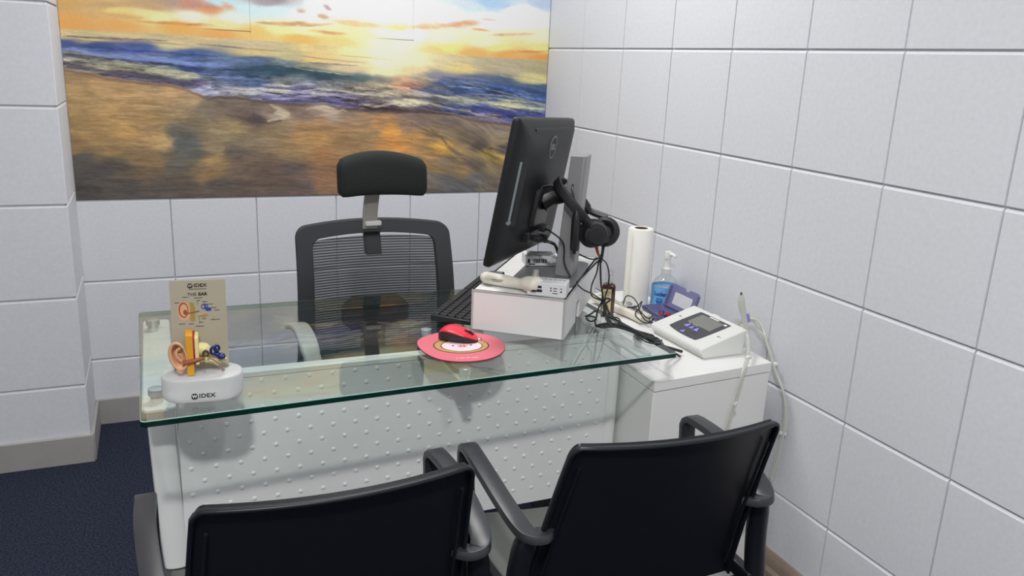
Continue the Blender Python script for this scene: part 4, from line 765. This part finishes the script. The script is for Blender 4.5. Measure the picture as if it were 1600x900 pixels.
cr = thing('probe_cradle', 'off-white elongated plastic cradle lying on the cabinet behind the device', 'cradle', (-.215, -1.13, CZ))
pth = smooth([(-.243, -.965, CZ+.020), (-.236, -1.02, CZ+.019), (-.222, -1.08, CZ+.013), (-.215, -1.14, CZ+.016), (-.206, -1.205, CZ+.013)], 6)
obj('cradle_body', B().tube(pth, 1, section=rrect(.050, .024, .008, 4), upv=(0, 0, 1)), M['ivory'], cr, bevel=.001)
obj('cradle_groove', B().tube([p+Vector((0, 0, .0125)) for p in pth[3:-3]], 1, section=rrect(.020, .003, .001, 2), upv=(0, 0, 1)), mat('groove_grey', rgb(176, 174, 164), .5), cr)
obj('clip', B().box((-.216, -1.10, CZ+.031), (.018, .034, .008), .3).box((-.211, -1.135, CZ+.032), (.022, .012, .010), .1).tube(smooth([(-.226, -1.09, CZ+.034), (-.21, -1.085, CZ+.040), (-.20, -1.11, CZ+.034)], 4), .002), M['chrome'], cr, bevel=.001)

pu = thing('purple_case', 'open purple plastic case with a milky window in the lid, beside the sanitizer', 'case', (-.11, -1.19, CZ))
# shallow tray
tx0, tx1, ty0, ty1 = -.170, -.088, -1.255, -1.112
def tray(s): return [(x, y) for x, y in rrect((tx1-tx0)*s, (ty1-ty0)*s, .012*s, 5, (tx0+tx1)/2, (ty0+ty1)/2)]
b = B().loft([[(x, y, CZ+.001) for x, y in tray(.92)], [(x, y, CZ+.026) for x, y in tray(1.0)]], cap=False).loft([[(x, y, CZ+.0255) for x, y in tray(.975)], [(x, y, CZ+.004) for x, y in tray(.90)]], cap=False).ring(tray(1.03), tray(.975), CZ+.0250, CZ+.0275)
b.prism(tray(.92), CZ+.0005, CZ+.003); obj('tray', b, M['purple'], pu)
# lid standing up at the wall side, with a notch in its upper edge
lf = frame(Vector((-.080, -1.190, CZ+.024)), Vector((0, -1, 0)), Vector((.28, 0, .96)), Vector((-.96, 0, .28)))
o = [(-.072, .0), (.072, .0), (.072, .064), (.066, .071), (.062, .072), (.024, .072), (.018, .069), (.014, .064), (.002, .064), (-.002, .068), (-.006, .072), (-.060, .072), (-.067, .071), (-.072, .064)]
wn = [(-.046, .012), (.046, .012), (.046, .040), (.046, .046), (.043, .050), (.024, .050), (.018, .050), (.014, .050), (.002, .050), (-.002, .050), (-.006, .050), (-.043, .050), (-.046, .047), (-.046, .042)]
obj('lid', B().ring(o, wn, 0, .003).prism([(-.072, .0), (.072, 0), (.072, .004), (-.072, .004)], .0, .014).prism([(-.072, .004), (-.068, .004), (-.068, .066), (-.072, .066)], .0, .012).prism([(.068, .004), (.072, .004), (.072, .066), (.068, .066)], .0, .012).xf(lf), M['purple'], pu, bevel=.0008)
obj('lid_window', B().prism(wn, .0006, .0024).xf(lf), M['window'], pu)
for k, (x, y, a, mm) in enumerate(((-.132, -1.165, .3, 'red'), (-.118, -1.19, 1.2, 'red'), (-.126, -1.215, -.5, 'red'), (-.145, -1.20, .9, 'navy'), (-.112, -1.155, 2.2, 'navy'), (-.140, -1.225, .2, 'yellow'))):
    o = obj('ear_tip', B().lathe([(.0, 0), (.0055, .001), (.0085, .006), (.0075, .011), (.003, .016), (.0, .017)], (x, y, CZ+.006+.004*(k % 2)), (math.cos(a), math.sin(a), .5), 16), M[mm])
    tag(o, '', 'ear tip', 'loose ear tips inside the purple case')
    o['label'] = {'red': 'small red ear tip lying inside the purple case', 'navy': 'small dark blue ear tip lying inside the purple case', 'yellow': 'small amber ear tip lying inside the purple case'}[mm]

# ------------------------------------------------------------------ tympanometer-like desk instrument
dv = thing('tympanometer', 'white desktop ear testing instrument with a small grey screen on the cabinet', 'medical device', (-.2405, -1.281, CZ), -PI/2+.02)
D = Matrix.Translation(dv.location) @ Matrix.Rotation(-PI/2+.02, 4, 'Z')
WX, TP = .236, .068
prof = [(.012, .0), (.140, .0), (.142, .030), (.152, .060), (.150, TP), (.144, TP+.0015), (.004, .0285), (.0, .0255), (.0, .017), (.008, .012)]
b = B().loft([[(x, y+(0 if 0 < i < 4 else 0), z) for y, z in prof] for i, x in enumerate((.0, .006, .118, WX-.006, WX))])
obj('housing', b.xf(D), M['device'], dv, bevel=.0035, seg=3, smooth_deg=30)
ta = math.atan2(TP-.0265, .148); TF = D @ frame(Vector((0, .002, .0283)), Vector((1, 0, 0)), Vector((0, math.cos(ta), math.sin(ta))), Vector((0, -math.sin(ta), math.cos(ta))))
fp = smooth([(.056, .026, 0), (.108, .019, 0), (.168, .020, 0), (.181, .028, 0), (.186, .078, 0), (.188, .128, 0), (.180, .137, 0), (.122, .139, 0), (.060, .136, 0), (.052, .126, 0), (.049, .078, 0), (.050, .036, 0)], 5, True)
obj('front_panel', B().prism([(p.x, p.y) for p in fp], -.001, .0012).xf(TF), M['panel'], dv, label='dark grey control panel')
obj('display', B().prism(rrect(.098, .052, .002, 3, .120, .101), .0012, .0018).xf(TF), M['lcd'], dv)
for tri in ([(.082, .052), (.094, .072), (.101, .052)], [(.106, .052), (.113, .070), (.122, .052)], [(.127, .050), (.132, .070), (.146, .052)], [(.103, .024), (.113, .038), (.120, .024)]):
    obj('button', B().prism(tri, .0010, .0030).xf(TF), M['lilac'], dv, bevel=.0006)
b = B().box((.120, .131, .0015), (.040, .004, .0008)).prism(rrect(.011, .007, .002, 3, .174, .126), .0012, .0020)
for x in (.084, .100, .108, .116): b.box((x, .0735, .0015), (.006, .0012, .0008))
obj('panel_marks', b.xf(TF), M['paper'], dv)
b = B().prism(ellipse(.0028, .0035, 12, .026, .082), 0, .0006).prism(ellipse(.0028, .0035, 12, .210, .074), 0, .0006).box((.034, .080, .0003), (.006, .002, .0008)).box((.218, .074, .0003), (.006, .002, .0008))
for k in range(2): b.prism(ellipse(.0020, .0020, 10, .142+.010*k, .045-.004*k), .0012, .0022)
obj('side_marks', b.xf(TF), mat('mark_navy', rgb(64, 66, 104), .5), dv)
obj('foot_pad', B().box((.03, .05, .002), (.02, .012, .006)).box((.21, .05, .002), (.02, .012, .006)).xf(D), M['black'], dv)
obj('rear_socket', B().loft([[D @ Vector((x, y, z)) for x, z in rrect(.03, .018, .005, 4, .07, .05)] for y in (.145, .176)]).loft([[D @ Vector((x, y, z)) for x, z in rrect(.022, .013, .004, 4, .10, .045)] for y in (.145, .185)]), M['ivory'], dv, bevel=.001)

pb = thing('ear_probe', 'upright clear ear probe with its hoses hanging down the cabinet front', 'probe', (-.095, -1.52, .70))
obj('probe_sleeve', B().tube(smooth([(-.112, -1.500, .800), (-.108, -1.500, .775), (-.097, -1.500, .745), (-.086, -1.505, .705)], 5), [.0045, .006, .0075, .0085, .009, .009, .009, .009, .0088, .0085, .008, .0078, .0075, .0072, .007, .0065], n=14), M['tube'], pb)
obj('probe_tip', B().tube([(-.1125, -1.5, .798), (-.1135, -1.5, .806)], [.0035, .0025], n=10), M['steel'], pb)
obj('probe_band', B().tube([(-.0835, -1.5005, .745), (-.0775, -1.5025, .722)], .0042, n=10), M['lilac'], pb, label='purple strip on the probe')
hA = smooth([(-.086, -1.505, .703), (-.100, -1.535, .682), (-.150, -1.600, .664), (-.188, -1.635, .640), (-.204, -1.640, .586), (-.215, -1.640, .535), (-.224, -1.640, .474), (-.222, -1.635, .397), (-.205, -1.637, .30), (-.17, -1.638, .22), (-.12, -1.636, .20), (-.07, -1.632, .26)], 8)
obj('hose', B().tube(hA, .0042), M['tube'], pb)
obj('hose', B().tube([p+Vector((-.008 if p.z < .66 else -.003, -.004 if p.z < .66 else 0, -.002)) for p in hA[4:]], .0032), M['tube'], pb)
for c_ in ((-.152, -1.603, .664), (-.210, -1.642, .560)): obj('hose_clip', B().box(c_, (.017, .010, .008), .3), M['whiteplas'], pb, bevel=.0015)
h2 = thing('hose', 'pale hose looping down between the cabinet and the right wall', 'hose', (-.03, -1.55, .6))
hB = smooth([(-.072, -1.440, .690), (-.045, -1.462, .716), (-.022, -1.484, .708), (-.018, -1.512, .665), (-.018, -1.560, .600), (-.016, -1.600, .548), (-.015, -1.615, .47), (-.017, -1.610, .38), (-.020, -1.60, .30)], 8)
obj('tube_strand', B().tube(hB, .0040), M['tube'], h2); obj('tube_strand', B().tube([p+Vector((-.007, -.012 if p.z < .69 else .01, -.004)) for p in hB], .0032), M['tube'], h2)
for c_ in ((-.019, -1.556, .615), (-.018, -1.620, .44)): obj('hose_clip', B().box(c_, (.012, .016, .008)), M['whiteplas'], h2, bevel=.0015)

# ------------------------------------------------------------------ loose black cables
def cable(label, paths, r, loc):
    b = B()
    for i, p in enumerate(paths): b.tube(smooth(p, 8), r if not isinstance(r, list) else r[i])
    o = obj('cable', b, M['cord']); tag(o, label, 'cable'); return o
g_ = .7485
cable('thick black cable bundle running over the glass edge towards the white instrument', [[(-.545, -1.500, g_+.002), (-.513, -1.495, g_+.003), (-.493, -1.506, g_+.003), (-.479, -1.531, g_+.003), (-.470, -1.569, g_+.003), (-.456, -1.600, g_+.003), (-.438, -1.592, .742), (-.385, -1.545, .700), (-.330, -1.490, .672), (-.262, -1.470, .645)],
       [(-.530, -1.506, g_), (-.500, -1.512, g_), (-.484, -1.538, g_), (-.470, -1.590, g_), (-.452, -1.612, g_), (-.432, -1.605, .740), (-.36, -1.53, .69), (-.28, -1.49, .640)]], [.0042, .0030], None)
cable('black cable curled into a small loop beside the hole in the box side', [[(-.640+.115, -1.454, g_), (-.538, -1.456, g_), (-.536, -1.434, g_), (-.521, -1.416, g_), (-.510, -1.428, g_), (-.523, -1.458, g_+.004), (-.500, -1.420, g_+.002), (-.486, -1.397, g_), (-.470, -1.382, .765), (-.463, -1.396, .785), (-.446, -1.392, .780), (-.450, -1.380, .768)],
       [(-.530, -1.416, g_), (-.505, -1.400, g_), (-.489, -1.392, g_+.004), (-.491, -1.407, g_), (-.523, -1.454, g_), (-.540, -1.493, g_), (-.528, -1.512, g_), (-.497, -1.500, g_+.003)]], .0023, None)
cable('thin black cables hanging from the stand base down to the knot on the glass', [[(-.594, -1.475, .858), (-.541, -1.425, .867), (-.504, -1.405, .885), (-.489, -1.399, .893)], [(-.593, -1.480, .853), (-.563, -1.455, .832), (-.518, -1.420, .809), (-.476, -1.385, .784), (-.446, -1.360, .768), (-.464, -1.421, g_)],
       [(-.491, -1.395, .890), (-.489, -1.385, .854), (-.514, -1.408, .827), (-.512, -1.408, .801), (-.469, -1.37, .776), (-.438, -1.35, .763)], [(-.552, -1.402, .909), (-.518, -1.392, .894), (-.491, -1.387, .891), (-.485, -1.392, .902)]], .0020, None)
cable('thin black cable strands fanning out across the right end of the glass', [[(-.434, -1.345, .761), (-.461, -1.426, g_), (-.456, -1.455, g_), (-.475, -1.506, g_+.004), (-.476, -1.547, g_+.004), (-.471, -1.584, g_+.004), (-.456, -1.60, g_)], [(-.436, -1.335, .755), (-.472, -1.412, g_), (-.504, -1.492, g_+.003), (-.481, -1.520, g_+.005), (-.474, -1.558, g_+.005)],
       [(-.471, -1.584, g_), (-.464, -1.615, g_), (-.461, -1.640, g_), (-.474, -1.651, g_), (-.485, -1.634, g_), (-.484, -1.601, g_), (-.481, -1.576, g_)], [(-.458, -1.613, g_), (-.455, -1.640, g_), (-.436, -1.625, .745), (-.40, -1.57, .715), (-.35, -1.507, .690)]], .0019, None)
cable('thin black cable tangle lying over the off-white cradle', [[(-.237, -1.120, .672), (-.215, -1.096, .690), (-.200, -1.107, .690), (-.202, -1.143, .680), (-.219, -1.187, .668), (-.223, -1.222, .655), (-.211, -1.238, .650), (-.195, -1.220, .655)],
       [(-.227, -1.127, .665), (-.213, -1.158, .675), (-.187, -1.143, .685), (-.209, -1.169, .676), (-.236, -1.189, .662), (-.233, -1.222, .650), (-.216, -1.236, .648), (-.185, -1.214, .652)], [(-.221, -1.139, .668), (-.223, -1.189, .672), (-.217, -1.227, .660), (-.198, -1.223, .665), (-.199, -1.202, .675), (-.204, -1.177, .680)],
       [(-.195, -1.203, .650), (-.205, -1.226, .648), (-.204, -1.250, .646), (-.189, -1.245, .648), (-.180, -1.225, .655)]], .0018, None)

# ------------------------------------------------------------------ mesh office chair behind the desk
oc = thing('office_chair', 'charcoal mesh office chair with a headrest and pale armrests behind the desk', 'office chair', (-.930, -.930, 0))
CX = -.937
def bk(x, y, z):                                     # curve of the backrest: wings forward, slight recline
    return (CX+x, -.815-.62*x*x-.055*math.sin(PI*(z-.42)/.52)-.02*0+.10*(z-.62)+y, z+.0*x)
def back_outline(w1, w0, zb, zt, r, arch):
    P = rrect(2*w1, zt-zb, r, 8, 0, (zt+zb)/2); Q = []; out = []
    for i, p in enumerate(P):
        q = P[(i+1) % len(P)]; n = max(1, int(math.dist(p, q)/.03))
        Q += [(p[0]+(q[0]-p[0])*t/n, p[1]+(q[1]-p[1])*t/n) for t in range(n)]
    for x, z in Q:
        k = (z-zb)/(zt-zb); s_ = (w0+(w1-w0)*k)/w1
        out.append((x*s_, z+arch*(1-(x/w1)**2)*max(0, 2*k-1)))
    return out
o1 = back_outline(.228, .238, .43, .888, .03, .014)
i1 = [(x*.795, .672+(z-.66)*.79) for x, z in o1]
obj('back_frame', B().ring(o1, i1, -.012, .010, lambda x, z, y: bk(x, y, z)), M['chairframe'], oc, bevel=.003, smooth_deg=60)
b = B(); b.grid(24, 24, lambda u, v: bk((u-.5)*.376, -.002, .495+.352*v+.008*(1-(2*u-1)**2)*v)); obj('back_mesh', b, M['chairmesh'], oc, smooth_deg=80, recalc=False, label='see-through horizontal mesh')
obj('spine', B().loft([[bk(x, y, z) for x, y in ((-.024, -.004), (.024, -.004), (.024, .022), (-.024, .022))] for z in (.80, .84, .90)]), M['chairframe'], oc, bevel=.003)
obj('lumbar_support', B().loft([[bk(x, y, z) for x, y in ((-.10*k, .004), (.10*k, .004), (.10*k, .030), (-.10*k, .030))] for z, k in ((.575, .7), (.60, 1), (.65, 1), (.675, .7))]).loft([[bk(x, y, z) for x, y in ((-.035, .012), (.035, .012), (.035, .05), (-.035, .05))] for z in (.42, .50, .60)]), M['chairframe'], oc, bevel=.004)
nk = [Vector(p) for p in ((0, 0, 0),)]; _nk = smooth([(CX-.018, -.865, .885), (CX-.018, -.868, .93), (CX-.016, -.880, .98), (CX-.014, -.898, 1.03)], 5)
obj('headrest_stem', B().loft([[(p.x+x, p.y+y, p.z) for x, y in rrect(.043, .012, .003, 3)] for p in _nk]), M['neck'], oc)
obj('stem_clip', B().box((CX-.012, -.879, .902), (.046, .018, .014), .05), M['whiteplas'], oc, bevel=.003)
b = B(); rings = []
for i in range(25):
    u = -1+2*i/24; s = max(1-abs(u)**9, .004)**(1/7); rr_ = []
    for k in range(28):
        a = 2*PI*k/28; cy_, sz_ = math.cos(a), math.sin(a)
        y = .036*math.copysign(abs(cy_)**.6, cy_)*s*(1 if cy_ > 0 else 1); z = .049*math.copysign(abs(sz_)**.55, sz_)*(.55+.45*s)
        if z > 0: z += .022*(1-u*u)*min(1, z/.03)
        z += -.004*u*u if z < 0 else 0
        rr_.append((CX+.001+.124*u, -.905-.030*u*u*1+y+.10*z, 1.040+z))
    rings.append(rr_)
obj('headrest', b.loft(rings), M['chairfab'], oc, smooth_deg=80, label='padded dark headrest')
b = B(); rings = []
for z, s in ((.455, .90), (.462, .98), (.49, 1.0), (.51, .97), (.518, .85)):
    rings.append([(CX+x*s, -1.065+y*s, z-(.02*max(0, (-y-.12)/.12)**2)) for x, y in rrect(.50, .48, .09, 8)])
obj('seat', b.loft(rings), M['chairfab'], oc, smooth_deg=60)
for s in (-1, 1):
    pth = smooth([(CX+s*.248, -.905, .620), (CX+s*.242, -.965, .636), (CX+s*.236, -1.02, .630), (CX+s*.234, -1.085, .612), (CX+s*.226, -1.115, .560), (CX+s*.222, -1.110, .50), (CX+s*.205, -1.07, .452)], 6)
    obj('armrest', B().tube(pth, 1, section=rrect(.050, .017, .006, 3), upv=(0, .35, .94)), M['chairgrey'], oc, bevel=.002, smooth_deg=60, label='pale grey looped armrest')
obj('seat_mechanism', B().box((CX, -1.05, .435), (.22, .28, .05)), M['black'], oc, bevel=.01)
obj('gas_lift', B().lathe([(.0, .08), (.028, .08), (.028, .26), (.016, .262), (.016, .42), (.0, .42)], (CX, -1.03, 0), n=20), M['steel'], oc)
for k in range(5):
    a = 2*PI*k/5+.3; e = Vector((CX+.29*math.cos(a), -1.03+.29*math.sin(a), 0))
    lg_ = obj('base_leg', B().tube([(CX+.02*math.cos(a), -1.03+.02*math.sin(a), .105), (CX+.16*math.cos(a), -1.03+.16*math.sin(a), .095), (e.x, e.y, .075)], [.026, .022, .016], n=10), M['black'], oc)
    obj('caster', B().lathe([(.0, -.012), (.022, -.012), (.0255, -.008), (.0255, .008), (.022, .012), (.0, .012)], (e.x, e.y, .0255), (-math.sin(a), math.cos(a), 0), 18).tube([(e.x, e.y, .04), (e.x, e.y, .08)], .006), M['black'], lg_)

# ------------------------------------------------------------------ two plastic visitor chairs
def visitor_chair():
    t = thing('visitor_chair', '', 'chair')
    def f(u, v):                                     # back shell: u across -1..1, v up 0..1
        z = .40+.385*v; hw = .226-.030*v
        y = -.115-.105*v-.020*v*v-.030*(1-u*u)*(.4+.6*v)
        return Vector((u*hw, y, z-.006*u*u*0))
    # outline with rounded upper corners
    def clampc(u, v):
        r = .07
        if v > 1-r and abs(u) > 1-r*.9:
            dv = (v-(1-r))/r; lim = 1-r*.9+r*.9*math.sqrt(max(0, 1-dv*dv)); return math.copysign(min(abs(u), lim), u), v
        return u, v
    b = B(); b.grid(28, 28, lambda i, j: f(*clampc(-1+2*i, 1-(1-j)**1.6 if True else j))); b.solidify(.010)
    obj('back_shell', b, M['guest'], t, smooth_deg=50, world=False)
    edge = [f(-1, v) for v in [k/14*.955 for k in range(15)]]+[f(u, v) for u, v in ((-.985, .978), (-.962, .993))]+[f(u, 1) for u in [-.935+.11*k for k in range(18)]]+[f(u, v) for u, v in ((.962, .993), (.985, .978))]+[f(1, v) for v in [k/14*.955 for k in range(14, -1, -1)]]
    edge = [Vector((p.x, p.y-.003, p.z)) for p in edge]
    obj('back_rim', B().tube(edge, 1, section=rrect(.007, .012, .003, 3), upv=(0, 1, 0)), M['guest'], t, smooth_deg=50, world=False)
    for s in (-1, 1): obj('back_rib', B().tube([Vector((p.x, p.y-.008, p.z)) for p in (f(s*.91, v/10) for v in range(1, 10))], .0030, n=6), M['guest'], t, world=False)
    b = B(); b.grid(14, 14, lambda i, j: (-.225+.45*i+(.012*math.sin(PI*j))*(2*i-1), -.09+.275*j, .435-.012*math.sin(PI*i)-.02*max(0, j-.8)*5*max(0, j-.8))); b.solidify(.012)
    obj('seat', b, M['guestseat_lit'], t, bevel=.003, world=False, label='dark plastic seat painted a lit grey-green')
    for s in (-1, 1):
        # arm: from the shell side, round the back corner, forward, then down to the seat side
        A = smooth([(s*.203, -.170, .596), (s*.220, -.190, .598), (s*.240, -.180, .603), (s*.252, -.125, .617), (s*.259, .0, .634), (s*.257, .085, .634)], 5)
        A += [Vector(p) for p in ((s*.257, .103, .631), (s*.256, .114, .623), (s*.256, .119, .612), (s*.256, .112, .54), (s*.252, .100, .43))]
        obj('arm', B().tube(A, 1, section=[(x*(1), y) for x, y in rrect(.034, .016, .0028, 2)], upv=(0, .25, .97)), M['guestarm_lit'], t, smooth_deg=38, world=False)
        obj('leg', B().tube([(s*.250, .100, .46), (s*.250, .112, .25), (s*.255, .135, .0)], [.021, .019, .016], n=10), M['guest'], t, smooth_deg=60, world=False)
        obj('leg', B().tube(smooth([(s*.236, -.174, .592), (s*.242, -.166, .56), (s*.250, -.165, .45), (s*.250, -.215, .22), (s*.256, -.275, .0)], 4), [.014, .016, .018, .019, .020, .020, .020, .020, .020, .0195, .019, .0185, .018, .0175, .017, .0165, .016], n=10), M['guest'], t, smooth_deg=60, world=False)
        obj('side_rail', B().box((s*.238, -.03, .418), (.022, .30, .030)), M['guest'], t, bevel=.004, world=False)
    return t
vc = visitor_chair()
def copy_tree(o):
    c = o.copy(); COL.objects.link(c)
    for ch in list(o.children):
        d = ch.copy(); COL.objects.link(d); d.parent = c
    return c
vc2 = copy_tree(vc)
vc.location = (-1.309, -1.905, 0); vc.rotation_euler = (0, 0, .015)
vc2.location = (-.733, -1.910, 0); vc2.rotation_euler = (0, 0, -.05)
tag(vc, 'black plastic visitor chair in the left foreground, in front of the ear model side', 'chair', 'visitor chairs in front of the desk')
tag(vc2, 'black plastic visitor chair nearer the right wall, in front of the cabinet', 'chair', 'visitor chairs in front of the desk')
